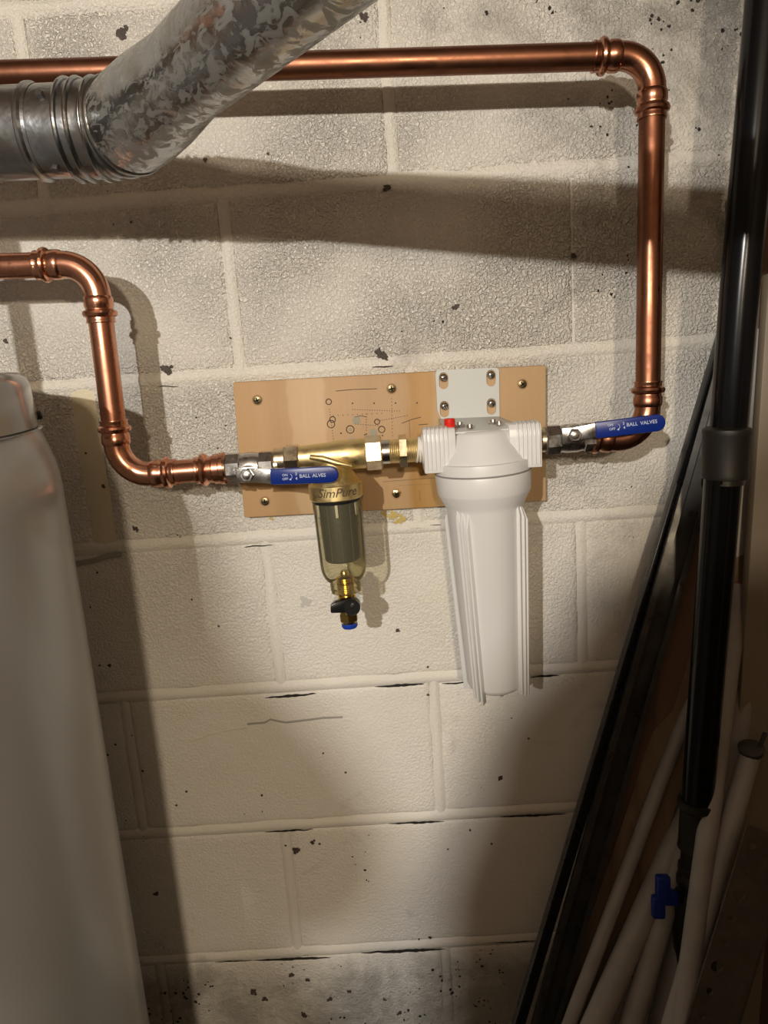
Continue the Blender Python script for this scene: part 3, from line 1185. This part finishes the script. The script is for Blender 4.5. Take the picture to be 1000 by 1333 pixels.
# ---------------------------------------------------------------- white filter housing
YW = -.105
hA = at(628, 606, YW)
hB = at(646, 896, YW)
dh = (hB - hA).normalized()
hx = (Vector((1, 0, 0)) - dh * dh.x).normalized()
hf = hx.cross(dh)
if hf.y > 0:
    hf = -hf
hous = thing('filter_housing', 'large white plastic cartridge filter housing with ribbed sump, hung from the bracket', 'water filter', hB)


def th(px, py):
    return (at(px, py, YW) - hA).dot(dh)


def rw(wpx, py):
    """radius in metres of a width in pixels at that height"""
    return wpx / 2 * wof(at(640, py, YW)) / FPX


R1 = rw(127, 608) * .985
tcap = th(625, 563)
cap = MB().lathe(hA, dh, [(tcap - .004, R1 * .50), (tcap - .002, R1 * .60), (tcap, R1 * .63), (tcap + .006, R1 * .68), (-.010, R1 * .90), (-.0075, R1 * .93),
                          (-.0070, R1 * .995), (-.006, R1), (.0045, R1), (.0055, R1 * .985), (.0056, R1 * .9)], 64).build('cap', M['white'], hous)
# inlet / outlet ports with vertical ribs
p_l0, p_r1 = at(550.5, 585, YT), at(700.5, 576, YT)
pax = (p_r1 - p_l0).normalized()
zup = (Vector((0, 0, 1)) - pax * pax.z).normalized()
PLEN = (p_r1 - p_l0).length
for sgn, o, d in ((0, p_l0, pax), (1, p_r1, -pax)):
    mb = MB()
    pw = .0245
    # squared saddle: flat front, rounded top
    prof = []
    for (u, v_) in ((-.024, .008), (-.020, .0165), (-.012, .0215), (0, .0235), (.012, .0235), (.0175, .0225), (.0205, .018), (.0215, .010), (.0215, -.0235), (-.024, -.0235)):
        prof.append(o - FRONT * u * -1 * 1 + zup * v_)
    mb.prism(prof, d * .034, .0012)
    port = mb.build('port', M['white'], hous)
    for k in range(6):
        oo = o + d * (.0030 + k * .0044)
        pts = [oo + FRONT * .0215 + zup * -.020, oo + FRONT * .0218 + zup * .010, oo + FRONT * .0208 + zup * .0180, oo + FRONT * .0176 + zup * .0226,
               oo + FRONT * .012 + zup * .0238, oo + zup * .0238, oo + FRONT * -.012 + zup * .0218]
        MB().tube(pts, .0012, 6).build('rib', M['white'], port)
    MB().lathe(o, -d, [(-.002, .0165), (0, .0165), (.0012, .0155)], 24).build('port_rim', M['white'], port)
# sump
t1, t2 = th(628, 645), th(628, 655)
Rt, Rb_ = rw(102, 655), rw(78, 893)
tb = th(646, 893)
prof = [(.0058, R1 * .9), (.006, R1 * .985), (.0075, R1 * .995), (.026, R1 * .975), (.029, R1 * .955), (.040, R1 * .845), (.046, Rt * .97), (tb - .008, Rb_ * .93),
        (tb - .003, Rb_ * .86), (tb, Rb_ * .72), (tb + .0005, .003)]
sump = MB().lathe(hA, dh, prof, 72).build('sump', M['white'], hous)


def fin(deg, rin, rout, ta, tz, th_=.0013, lead=.016):
    g = math.radians(deg)
    d = hf * math.cos(g) + hx * math.sin(g)
    tn = dh.cross(d)

    def rad(t):
        f = (t - .046) / (tb - .046)
        return Rt + (Rb_ - Rt) * f
    pts = [(ta, rad(ta) * .93), (ta, rad(ta) * .965), (ta + lead, rad(ta) + rout * .9), ((ta + tz) / 2, rad((ta + tz) / 2) + rout), (tz, rad(tz) + rout * .9), (tz + .001, rad(tz) + rout * .4),
           (tz, rad(tz) * .86)]
    o = MB().prism([hA + dh * t_ + d * r_ - tn * th_ for t_, r_ in pts], tn * th_ * 2, .0006)
    return o.build('fin', M['white'], sump)


for group, flip_ in ((-41, 1), (57, 1), (139, 1), (238, 1)):
    for q, (da, ex) in enumerate(((-9.5, .0005), (-.5, .0022), (8.5, .0034))):
        fin(group + da * flip_, 0, ex + .0015, .036 + .004 * q, tb + (.001, .004, .006)[q])
# shallow raised frame that makes the panels between the fins
MB().lathe(hA + dh * (-.0006), dh, [(.0045, R1 * 1.002), (.0052, R1 * 1.004), (.0059, R1 * 1.002)], 64).build('seam', plastic('seam_grey', (.28, .27, .25), .6), hous)
# pressure release button
bt0 = at(586, 560, YW - .012)
MB().lathe(bt0, (0, 0, 1), [(-.010, .0045), (0, .0055), (.001, .0060), (.0115, .0058), (.0125, .005)], 20).build('release_button', M['red'], hous)

# ---------------------------------------------------------------- bracket
brk = thing('mounting_bracket', 'light grey steel L bracket screwed to the plywood above the white housing', 'bracket', at(610, 550, -.03))
BYF = -.0225
o = at(567, 482, BYF)
xu = (at(650, 478.5, BYF) - o).normalized()
yu = -(at(570, 545, BYF) - o)
yu = (yu - xu * yu.dot(xu)).normalized()


def uv(px, py):
    q = at(px, py, BYF) - o
    return (q.dot(xu), q.dot(yu))


zb = uv(610, 546)[1]
wB = uv(650, 479)[0]
outer = [(0.000, -.004), (.0012, -.0012), (.004, 0), (wB - .004, 0), (wB - .0012, -.0012), (wB, -.004), (wB, zb), (.006, zb), (.001, zb + .012)]


def stadium(cx, cy, r, l, n=8):
    pts = []
    for k in range(n + 1):
        g = PI * k / n
        pts.append((cx + r * math.cos(g), cy + r * math.sin(g)))
    for k in range(n + 1):
        g = PI + PI * k / n
        pts.append((cx + r * math.cos(g), cy - l + r * math.sin(g)))
    return pts


SC = ((577.5, 491.5), (639.3, 488), (578.6, 528.5), (639.8, 525))
holes = []
for x, y in SC:
    u_, v_ = uv(x, y)
    holes.append(stadium(u_, v_ + .0005, .0054, .0085))
MB().holed(o, xu, yu, outer, holes, Vector((0, .0022, 0))).build('back_plate', M['bracket'], brk, 30)
for x, y in SC:
    c = at(x, y, BYF - .001)
    s_ = MB().lathe(c, FRONT, [(-.003, .002), (-.001, .0042), (0, .0045), (.0018, .0042), (.003, .0028), (.0034, .0008)], 18).build('screw', M['steel'], brk)
    mb = MB()
    for q in (.4, .4 + PI / 2):
        d = Vector((math.cos(q), 0, math.sin(q)))
        mb.box(c + FRONT * .0032, d, (0, 1, 0), d.cross(Vector((0, 1, 0))), .0048, .0008, .001)
    mb.build('cross_recess', M['crack'], s_, 0)
# flange reaching out over the cap
zfl = at(612, 548, BYF).z
ofl = at(570, 549, BYF)
F0 = at(570, 551, BYF)
zlev = at(612, 549, BYF)


def fl(px, Y):
    """point of the flange: under the plate, leaning with it"""
    b_ = o + xu * uv(px, 546)[0] + yu * zb
    return Vector((b_.x, Y, b_.z))


FZ = at(583, 566.5, -.118)
# front edge of the flange as seen: from (583,567) to (679,558)
Ff0, Ff1 = at(584, 566, -.125), at(676, 559.5, -.125)
P0, P1 = fl(571, BYF), fl(650, BYF)
Pm1 = at(688, 559, -.105)
poly = [P0, P0.lerp(Ff0, .5) - Vector((.001, 0, 0)), Ff0, Ff0.lerp(Ff1, .97), Ff1 + Vector((.004, .008, 0)), Ff1 + Vector((.006, .028, .0)), P1 + Vector((.008, -.038, -.004)), P1]
MB().prism(poly, (0, 0, .0022), .0005).build('flange', M['bracket'], brk, 30)
for (x, y, Y) in ((599, 554, -.095), (642, 550.5, -.085), (612, 557, -.113), (650, 553, -.105)):
    c = at(x, y + 3, Y)
    big_ = (x in (642, 599))
    s_ = MB().hexn(c, (0, 0, 1), .004, .010 if big_ else .006, (1, 0, 0)).build('flange_bolt', M['steel'], brk)
    MB().lathe(c, (0, 0, 1), [(.003, .0035), (.0065, .0032), (.007, .002)], 14).build('bolt_tip', M['steel'], s_)

# ---------------------------------------------------------------- duct
DR = .0385
E = aw(163, 168, .655)
Hd0 = aw(-70, 178, .665)
T = aw(350, 0, .435)
dA, dB = (E - Hd0).normalized(), (T - E).normalized()
duct = thing('exhaust_duct', 'round galvanised metal duct bending from the left wall out over the camera', 'duct', E)
Hs = Hd0 - dA * .9
es = E - dA * .045
ee = E + dB * .045
MB().lathe(Hs, dA, [(0, DR * .985), ((es - Hs).length + .004, DR * .985)], 56, cap=False).build('straight_duct', M['duct'], duct)
# straight seam with screws: a raised lap joint at x 50-65
jp = aw(52, 175, .66)
jt = (jp - Hs).dot(dA)
MB().lathe(Hs, dA, [(jt - .004, DR * .99), (jt - .002, DR * 1.045), (jt + .001, DR * 1.05), (jt + .003, DR * 1.0), (jt + .006, DR * .995)], 56, cap=False).build('lap_bead', M['duct'], duct)
# elbow gores: three rings and a mitre
pts, ea, eb = arc_pts(E, dA, dB, .055, 4)
rr = MB()
rr.tube([es] + pts + [ee], [DR * 1.03] * (len(pts) + 2), 56, cap=False)
elb = rr.build('elbow', M['duct'], duct, 50)
allp = [es + dA * .002, (es + pts[0]) / 2 + dA * .003] + pts[:1] + [pts[2], pts[3]]
for k, (p, nrm) in enumerate(((es, dA), (es + dA * .010, dA), (es + dA * .024, dA), (pts[1], (pts[2] - pts[0])), (pts[2], (pts[3] - pts[1])), (pts[3], (pts[4] - pts[2])))):
    MB().torus(p, nrm, DR * (1.05 if k < 3 else 1.035), .0022 if k < 3 else .0017, 56, 8).build('seam_bead', M['duct'], elb)
RD = DR * .84
MB().lathe(ee - dB * .012, dB, [(-.012, DR * 1.045), (.012, DR * 1.04), (.05, DR * .99), (.11, RD), (1.2, RD)], 56, cap=False).build('rising_duct', M['duct_streak'], duct)
# long lock seam along the riser
sd = (Vector((0, 0, 1)) - dB * dB.z).normalized()
sx_ = dB.cross(sd)
for an in (-1.9,):
    d = sd * math.cos(an) + sx_ * math.sin(an)
    MB().box(ee + dB * .58 + d * RD, dB, d, dB.cross(d), 1.15, .0016, .006, .0005).build('lock_seam', M['duct_streak'], duct)
for x, y, dd in ((231, 186, None), (103, 124, None)):
    pass


def surf(px, py, A, d, R):
    """point where the pixel ray meets a cylinder"""
    v = FWD + RGT * ((px - 500) / FPX) - UPV * ((py - 666.5) / FPX)
    w0 = CAM - A
    a_ = v - d * v.dot(d)
    b_ = w0 - d * w0.dot(d)
    qa, qb, qc = a_.dot(a_), 2 * a_.dot(b_), b_.dot(b_) - R * R
    disc = max(0, qb * qb - 4 * qa * qc)
    t_ = (-qb - math.sqrt(disc)) / (2 * qa)
    P = CAM + v * t_
    return P, (P - (A + d * (P - A).dot(d))).normalized()


for x, y, A_, d_, R_ in ((231, 185, E, dB, RD), (72, 218, Hs, dA, DR * .985), (52, 124, Hs, dA, DR * .985)):
    P, nn = surf(x, y, A_, d_, R_)
    MB().hexn(P - nn * .001, nn, .0045, .0062).build('sheet_screw', M['rubber'], duct)

# ---------------------------------------------------------------- tank
TC = Vector((-.402, -.330, 0))
TR = .288
lid_top = aw(20, 489, 0.70).z
_lz = aw(20, 489, (TC - CAM).dot(FWD)).z
tank = thing('water_tank', 'tall grey-white enamelled tank with a rounded lid at the left edge', 'tank', (TC.x, TC.y, Z0))


def tz(px, py):
    return surf(px, py, TC, Vector((0, 0, 1)), TR)[0].z


zr = aw(45, 543, (TC - CAM).dot(FWD) - .03).z
zt = .019
lidh = .052
RL = TR - .012
prof = [(0, TR * .96), (.02, TR), (-Z0 + zt - lidh - .060, TR), (-Z0 + zt - lidh - .045, TR - .0006), (-Z0 + zt - lidh - .030, TR - .003), (-Z0 + zt - lidh - .012, TR - .008), (-Z0 + zt - lidh, TR - .012)]
MB().lathe((TC.x, TC.y, Z0), (0, 0, 1), prof, 128).build('body', M['tank'], tank, 60)
zL = -Z0 + zt - lidh
prof = [(zL, RL * .97), (zL + .003, RL), (zL + .006, RL), (zL + lidh - .014, RL * .992)]
for k in range(1, 7):
    g = PI / 2 * k / 6
    prof.append((zL + lidh - .014 + .014 * math.sin(g), RL * .992 - .014 * (1 - math.cos(g))))
prof.append((zL + lidh + .002, RL * .5))
MB().lathe((TC.x, TC.y, Z0), (0, 0, 1), prof, 128).build('lid', M['tank_lid'], tank, 60)
MB().lathe((TC.x, TC.y, Z0), (0, 0, 1), [(zL - .002, RL * .985), (zL + .001, RL * 1.012), (zL + .003, RL * .985)], 96).build('lid_rim', M['tank_lid'], tank, 60)
# little dark plug on the right-hand side of the lid
P = Vector((TC.x, TC.y, -.0215)) + (Vector((.915, .404, 0))).normalized() * RL
MB().lathe(P, Vector((.93, .36, 0)), [(-.003, .0042), (.003, .0042), (.004, .003)], 14).build('plug', M['black'], tank)
# riser pipe from the tank's lid, just left of the frame
ris = at(33, 450, 0)
f_ = (TC.y * -1 - .0) / (-BULB_A.y)
rp = ris + (BULB_A - ris) * ((-TC.y) / (-BULB_A.y))
MB().tube([(rp.x, TC.y, zt - .004), (rp.x, TC.y, .5), (rp.x, TC.y, Z1)], .011, 20).build('riser_tube', M['copper'], tank)

# ---------------------------------------------------------------- black iron pipe on the right
pA = aw(997, -60, .74)
pA2 = aw(962, 380, .83)
pB = aw(948, 560, .875)
blk = thing('black_drain_pipe', 'glossy black iron pipe with couplings running down the right side', 'pipe', aw(895, 1250, .93))


def prad(px, py, wpx, dep):
    return wpx * dep / FPX / 2


MB().tube([aw(1018, -220, .66), aw(963, 380, .74), aw(949, 556, .77)], prad(0, 0, 49, .74), 36).build('upper_pipe', M['iron'], blk)
c0, c1 = aw(947, 558, .77), aw(943.5, 622, .78)
cd_ = (c1 - c0).normalized()
cl = (c1 - c0).length
rcp = prad(0, 0, 62, .77)
MB().lathe(c0, cd_, [(-.002, rcp * .8), (0, rcp * .97), (.003, rcp), (.006, rcp * .97), (cl - .007, rcp * .94), (cl - .004, rcp * .97), (cl, rcp * .95), (cl + .001, rcp * .7)], 40).build('coupling', M['iron_old'], blk)
MB().lathe(c1, cd_, [(-.002, rcp * .7), (0, rcp * .80), (.006, rcp * .80), (.007, rcp * .7)], 36).build('thread', M['galv'], blk)
l0, l1 = aw(941.5, 622, .78), aw(907, 1052, .86)
MB().tube([l0, l1], [prad(0, 0, 47, .78), prad(0, 0, 40, .86)], 36).build('lower_pipe', M['iron'], blk)
l2 = aw(893, 1300, .92)
ld = (l2 - l1).normalized()
rr_ = prad(0, 0, 42, .86)
MB().lathe(l1 - ld * .012, ld, [(0, rr_ * .9), (.001, rr_ * 1.12), (.008, rr_ * 1.15), (.012, rr_ * .98), (.06, rr_ * .98), (.063, rr_ * 1.02), (.066, rr_ * .8)], 36).build('socket', M['iron_old'], blk)
mbx = MB()
mbx.lathe(l1, ld, [(.05, rr_ * .78), (.075, rr_ * .8), (.076, rr_ * .92), (.083, rr_ * .92), (.086, rr_ * .8), (.092, rr_ * .98), (.100, rr_ * .98),
                   (.105, rr_ * .85), (.11, rr_ * .85), (.112, rr_ * 1.0), (.17, rr_ * 1.05), (.19, rr_ * .95), (.20, rr_ * .8), (.215, rr_ * .8), (.22, rr_ * .98), (.26, rr_ * .98), (.262, rr_ * .7)], 32)
dvv = mbx.build('drain_cock', M['iron_old'], blk)
MB().tube([l1 + ld * .26, Vector((l2.x - .02, l2.y, Z0))], rr_ * .7, 24).build('tail_pipe', M['iron'], blk)
hcx = aw(866, 1162, .87)
MB().tube([l1 + ld * .125, hcx], .007, 14).build('cock_stem', M['iron_old'], dvv)
mb = MB()
mb.box(aw(863, 1157, .865), UPV, FWD, RGT, .032, .012, .016, .003)
mb.box(aw(857, 1180, .865), UPV, FWD, RGT, .026, .011, .015, .003)
mb.box(aw(872, 1168, .867), RGT, FWD, UPV, .018, .012, .016, .003)
mb.build('blue_lever', M['blue'], dvv)


# ---------------------------------------------------------------- leaning pipes and boards on the right
def to_floor(a, b):
    t_ = (Z0 - a.z) / (b.z - a.z)
    return a.lerp(b, t_)


def lean_bar(name, label, cat, pa, Ya, pb, Yb, wd, tk, m_, group=None, twist=0., up=.0):
    a, b = at(*pa, Ya), at(*pb, Yb)
    e = to_floor(a, b)
    d = (e - a).normalized()
    a = a - d * up
    side = (Vector((1, 0, 0)) - d * d.x).normalized()
    nf = d.cross(side)
    s2 = side * math.cos(twist) + nf * math.sin(twist)
    n2 = d.cross(s2)
    c = (a + e) / 2
    L_ = (e - a).length
    t_ = thing(name, label, cat, e, group)
    return t_, a, e, d, s2, n2, L_, c


def simple_bar(name, label, cat, pa, Ya, pb, Yb, wd, tk, m_, group=None, twist=0., up=0., part='board'):
    t_, a, e, d, s2, n2, L_, c = lean_bar(name, label, cat, pa, Ya, pb, Yb, wd, tk, m_, group, twist, up)
    MB().box(c, s2, n2, d, wd, tk, L_, min(wd, tk) * .12).build(part, m_, t_)
    return t_, a, e, d, s2, n2


def channel(name, label, pa, Ya, pb, Yb, wd, dp, m_, twist=0., up=0.):
    t_, a, e, d, s2, n2, L_, c = lean_bar(name, label, 'metal stud', pa, Ya, pb, Yb, wd, dp, m_, None, twist, up)
    tk = .0016
    nf = n2 if n2.y < 0 else -n2
    MB().box(c, s2, nf, d, wd, tk, L_).build('web', m_, t_, 0)
    for sg in (-1, 1):
        fl_ = MB().box(c + s2 * sg * wd / 2 + nf * dp / 2, s2, nf, d, tk, dp, L_).build('flange', m_, t_, 0)
        MB().box(c + s2 * sg * (wd / 2 - .003) + nf * dp, s2, nf, d, .006, tk, L_).build('lip', m_, fl_, 0)
    return t_


# 1 dark angle, the leftmost of the bundle
t_, a, e, d, s2, n2 = simple_bar('steel_angle', 'thin black steel angle leaning leftmost, closest to the painted block wall', 'metal bar',
                                 (946, 425), -.014, (675, 1333), -.10, .017, .003, M['dark_steel'], part='face', up=.02)
nf = n2 if n2.y < 0 else -n2
L_ = (e - a).length
MB().box((a + e) / 2 - s2 * .008 + nf * .007, s2, nf, d, .003, .014, L_, .0005).build('edge_leg', M['dark_steel'], t_)
# 2 galvanised stud
channel('metal_stud', 'dull galvanised metal stud leaning just right of the thin black angle',
        (950, 470), -.024, (708, 1333), -.115, .030, .022, M['galv'], .25, .03)
# 3 dark board behind, 4 brown board
simple_bar('trim_board', 'dark brown trim board leaning behind the galvanised stud', 'board',
           (958, 560), -.028, (742, 1333), -.105, .034, .012, M['bark_red'], None, .1, .15)
simple_bar('wood_board', 'wide brown wooden board leaning behind the black pipe, widest of the bundle', 'board',
           (940, 760), -.045, (765, 1300), -.11, .055, .016, M['bark'], None, .15, .12)


def lean_tube(name, label, pa, Ya, pb, Yb, r, m_, up=0., cap_m=None, group=None, cat='pipe'):
    a, b = at(*pa, Ya), at(*pb, Yb)
    e = to_floor(a, b)
    d = (e - a).normalized()
    a = a - d * up
    t_ = thing(name, label, cat, e, group)
    mb = MB()
    mb.tube([a, e], r, 24, cap=False)
    mb.tube([a, e], r * .86, 24, cap=False)
    body = mb.build('tube', m_, t_)
    MB().torus(a, d, r * .93, r * .09, 24, 6).build('rim', cap_m or m_, t_)
    return t_, a, d


lean_tube('conduit', 'slim grey conduit lying along the right edge of the wide brown board', (893, 930), -.07, (765, 1270), -.14, .0085, M['pvc'], .05)
lean_tube('plastic_pipe', 'dusty white plastic pipe leaning lower left of the blue drain lever', (882, 1090), -.095, (775, 1333), -.17, .015, M['pvc'], .04)
lean_tube('plastic_pipe', 'second dusty white plastic pipe, crossing right under the blue drain lever', (876, 1150), -.12, (822, 1333), -.17, .013, M['pvc'], .06)
lean_tube('plastic_pipe', 'pale plastic pipe with ink scribbles at its open top, right of the black pipe', (997, 790), -.06, (930, 1060), -.10, .0165, M['pvc'], .0)
lean_tube('capped_conduit', 'short grey conduit with a dark ragged cap, lowest at the right edge', (978, 978), -.13, (950, 1076), -.16, .0115, M['pvc'], 0)
lean_tube('plastic_pipe', 'short pale pipe with a faded red rim behind the black pipe', (963, 762), -.05, (945, 900), -.10, .0115, M['pvc'], 0, M['pink'])
# cap rags of the capped conduit
cp = at(978, 976, -.131)
capo = MB()
capo.lathe(cp, (-.1, -.2, 1), [(-.004, .013), (.003, .0145), (.006, .010)], 14)
capo.box(cp + Vector((.010, -.004, .012)), (.3, 0, 1), (0, 1, 0), (1, 0, -.3), .022, .003, .004)
solo(capo.build('pipe_cap', M['rubber']), 'dark ragged rubber cap on the lowest conduit at the right edge', 'cap')
# weathered board and beige board at the far right
simple_bar('weathered_board', 'weathered grey board with rotten pointed top, right of the black pipe', 'board',
           (990, 428), -.030, (963, 760), -.045, .020, .014, M['grey_wood'], None, .1, 0)
tb_, a, e, d, s2, n2 = simple_bar('beige_board', 'beige painted board standing at the right edge of the view', 'board',
                                  (1024, 405), -.055, (1000, 742), -.075, .052, .016, M['beige'], None, .0, .04)
# perforated steel strip
a, b = at(1004, 1085, -.20), at(950, 1262, -.24)
e = to_floor(a, b)
d = (e - a).normalized()
a = a - d * .0
sdx = (Vector((1, 0, 0)) - d * d.x).normalized()
L_ = (e - a).length
wd = .052
M['rust'] = metal_mat('rusty_steel', (.10, .085, .065), .6, var=.4, scale=40, metal=.3)
per = thing('perforated_rail', 'perforated grey steel rail leaning in the dark lower right corner', 'metal rail', e)
out = [(0, -wd / 2), (L_, -wd / 2), (L_, wd / 2), (0, wd / 2)]
hl = []
for k in range(int(L_ / .026)):
    c_ = .02 + k * .026
    rr2 = .0065 if k % 3 == 2 else .0038
    if c_ + .01 < L_:
        hl.append([(c_ + rr2 * math.cos(2 * PI * j / 12), -.013 + rr2 * math.sin(2 * PI * j / 12)) for j in range(12)])
MB().holed(a, d, sdx, out, hl, Vector((0, .0025, 0))).build('web', M['rust'], per, 0)
MB().box((a + e) / 2 + sdx * (wd / 2) + Vector((0, .012, 0)), sdx, (0, 1, 0), d, .0025, .024, L_).build('flange', M['rust'], per, 0)
# dark board behind all of these
simple_bar('backing_board', 'dark reddish board standing behind the loose pipes in the right corner', 'board',
           (1013, 250), -.012, (1000, 1000), -.012, .11, .012, M['bark_red'], None, 0, 0)

# unseen sheet behind the viewpoint, added to block the second bulb at lower right
sh_ = thing('shade_sheet', 'tall dark sheet added behind the camera to shade the lower right of the wall', 'board', (.4, -1.20, Z0))
MB().prism([(.325, -1.2, .040), (.135, -1.2, -.300), (-.45, -1.2, Z0 + .001), (1.12, -1.2, Z0 + .001), (1.12, -1.2, .033)], (0, .018, 0), .002).build('sheet', M['bark'], sh_)

# ---------------------------------------------------------------- bulbs (behind the camera)
for B, lab in ((BULB_A, 'bare warm bulb hanging from the ceiling behind the camera'),
               (BULB_B, 'second bare bulb hanging further back in the middle of the room')):
    t_ = thing('hanging_bulb', lab, 'lamp', (B.x, B.y, Z1))
    k_ = B + Vector((0, 0, .045))
    MB().tube([k_ + Vector((0, 0, .03)), Vector((B.x, B.y, Z1))], .003, 8).build('cord', M['black'], t_)
    MB().lathe(k_ + Vector((0, 0, .03)), (0, 0, -1), [(0, .010), (.004, .016), (.03, .017)], 20).build('socket', M['black'], t_)
    g_ = MB().lathe(k_, (0, 0, -1), [(0, .012), (.006, .014)] , 20).build('bulb_base', bulbm, t_)

# ---------------------------------------------------------------- the photographer
def skin_body(name, joints_, edges, mt, parent, root=0, sub=2):
    me = bpy.data.meshes.new(name)
    me.from_pydata([tuple(j[0]) for j in joints_], edges, [])
    ob = bpy.data.objects.new(name, me)
    COL.objects.link(ob)
    sk = ob.modifiers.new('skin', 'SKIN')
    sv = me.skin_vertices[0].data
    for i, j in enumerate(joints_):
        r_ = j[1]
        sv[i].radius = (r_, r_) if not hasattr(r_, '__len__') else r_
        sv[i].use_root = (i == root)
    ss = ob.modifiers.new('sub', 'SUBSURF')
    ss.levels = sub
    ss.render_levels = sub
    bpy.context.view_layer.update()
    dg = bpy.context.evaluated_depsgraph_get()
    m2 = bpy.data.meshes.new_from_object(ob.evaluated_get(dg))
    bpy.data.objects.remove(ob)
    org = parent_origin(parent)
    for v in m2.vertices:
        v.co = v.co - org
    m2.polygons.foreach_set('use_smooth', [True] * len(m2.polygons))
    m2.materials.clear()
    m2.materials.append(mt)
    o2 = bpy.data.objects.new(name, m2)
    COL.objects.link(o2)
    o2.parent = parent
    return o2


def shp(px, py, Y):
    """where at depth Y something must be for the main bulb to drop its shadow at that pixel of the wall"""
    wpt = at(px, py, 0)
    return wpt + (BULB_A - wpt) * (Y / BULB_A.y)


HC = Vector((-.095, -1.60, .205))           # head, tilted to one side
TLT = Matrix.Rotation(math.radians(30), 3, 'Y')


def hp_(x, y, z):
    return HC + TLT @ Vector((x, y, z))


per_ = thing('person', 'person in dark clothes behind the camera, chin on one hand, phone in the other', 'person', (-.20, -1.62, Z0))
pel = Vector((-.20, -1.64, -.50))
shL = Vector((-.37, -1.60, -.06))
shR = Vector((-.02, -1.64, -.08))
palm_l = Vector((-.228, -1.585, .205))
hand_r = Vector((.07, -1.56, -.60))
J = [(pel, .12), (pel + Vector((0, .02, .2)), .12), (Vector((-.19, -1.62, -.08)), (.13, .10)), (hp_(-.005, -.01, -.13), .052),
     (shL, .055), (Vector((-.36, -1.56, .03)), .056), (palm_l + Vector((.006, 0, -.040)), .058),
     (shR, .058), (Vector((.07, -1.65, -.34)), .045), (hand_r + Vector((.005, -.01, .05)), .028),
     (pel + Vector((.09, 0, -.08)), .09), (Vector((pel.x + .10, -1.62, Z0 + .47)), .062), (Vector((pel.x + .10, -1.65, Z0 + .09)), .042),
     (pel + Vector((-.09, 0, -.08)), .09), (Vector((pel.x - .10, -1.62, Z0 + .47)), .062), (Vector((pel.x - .10, -1.65, Z0 + .09)), .042)]
E_ = [(0, 1), (1, 2), (2, 3), (2, 4), (4, 5), (5, 6), (2, 7), (7, 8), (8, 9), (0, 10), (10, 11), (11, 12), (0, 13), (13, 14), (14, 15)]
skin_body('body', J, E_, M['cloth'], per_)
for sg in (-1, 1):
    MB().tube([(pel.x + sg * .10, -1.68, Z0 + .045), (pel.x + sg * .10, -1.62, Z0 + .045), (pel.x + sg * .105, -1.53, Z0 + .036), (pel.x + sg * .105, -1.46, Z0 + .030)],
              [.036, .044, .038, .026], 16).build('shoe', M['black'], per_)
# head with face, ears and hair
UPH = TLT @ Vector((0, 0, 1))
MB().lathe(hp_(0, 0, -.115), UPH, [(-.04, .048), (0, .050), (.02, .060), (.05, .074), (.10, .080), (.15, .078), (.19, .060), (.215, .025), (.22, .004)], 32).build('head', M['skin'], per_, 60)
hd_ = bpy.data.objects[[o.name for o in per_.children if o.name.startswith('head')][0]]
MB().lathe(hp_(0, -.012, -.02), UPH, [(-.02, .066), (.03, .084), (.07, .084), (.11, .062), (.133, .020)], 32).build('hair', M['hair'], hd_, 60)
MB().tube([hp_(0, .070, .02), hp_(0, .092, -.018), hp_(0, .074, -.03)], [.007, .011, .008], 12).build('nose', M['skin'], hd_)
MB().tube([hp_(-.022, .062, -.055), hp_(0, .070, -.057), hp_(.022, .062, -.055)], [.003, .006, .003], 10).build('mouth', M['pink'], hd_)
for sg in (-1, 1):
    MB().lathe(hp_(sg * .030, .068, .006), (0, 1, 0), [(-.006, .006), (0, .010), (.004, .008), (.006, .003)], 14).build('eye', M['white'], hd_)
    MB().lathe(hp_(sg * .078, -.005, -.01), TLT @ Vector((sg, 0, 0)), [(-.006, .020), (.003, .026), (.008, .018)], 14).build('ear', M['skin'], hd_)
pc = hand_r + Vector((.012, .030, -.02))
phone = thing('phone', 'dark phone held low by the person behind the camera', 'phone', pc)
MB().box(pc, Vector((1, .2, 0)), (-.2, 1, 0), (0, 0, 1), .074, .008, .148, .003).build('case', M['black'], phone)
for hp, di in ((palm_l, Vector((-.32, -.02, .95))), (hand_r, Vector((0, .12, -1)))):
    di = di.normalized()
    sd_ = di.cross(Vector((1, 0, 0))).normalized()
    hj = [(hp - di * .03, .026), (hp, .028), (hp + di * .03, .026)]
    he = [(0, 1), (1, 2)]
    for k in range(4):
        b_ = hp + di * .045 + sd_ * (.027 - .018 * k)
        ln = (.026, .030, .028, .022)[k]
        i0 = len(hj)
        hj += [(b_, .0095), (b_ + di * ln + Vector((.004, 0, 0)), .0085), (b_ + di * ln * 1.7 + Vector((.014, .0, 0)), .0075)]
        he += [(2, i0), (i0, i0 + 1), (i0 + 1, i0 + 2)]
    i0 = len(hj)
    hj += [(hp + sd_ * .036 - di * .005, .0115), (hp + sd_ * .052 + di * .020, .0095), (hp + sd_ * .054 + di * .040, .0085)]
    he += [(1, i0), (i0, i0 + 1), (i0 + 1, i0 + 2)]
    skin_body('hand', hj, he, M['skin'], per_, 1)
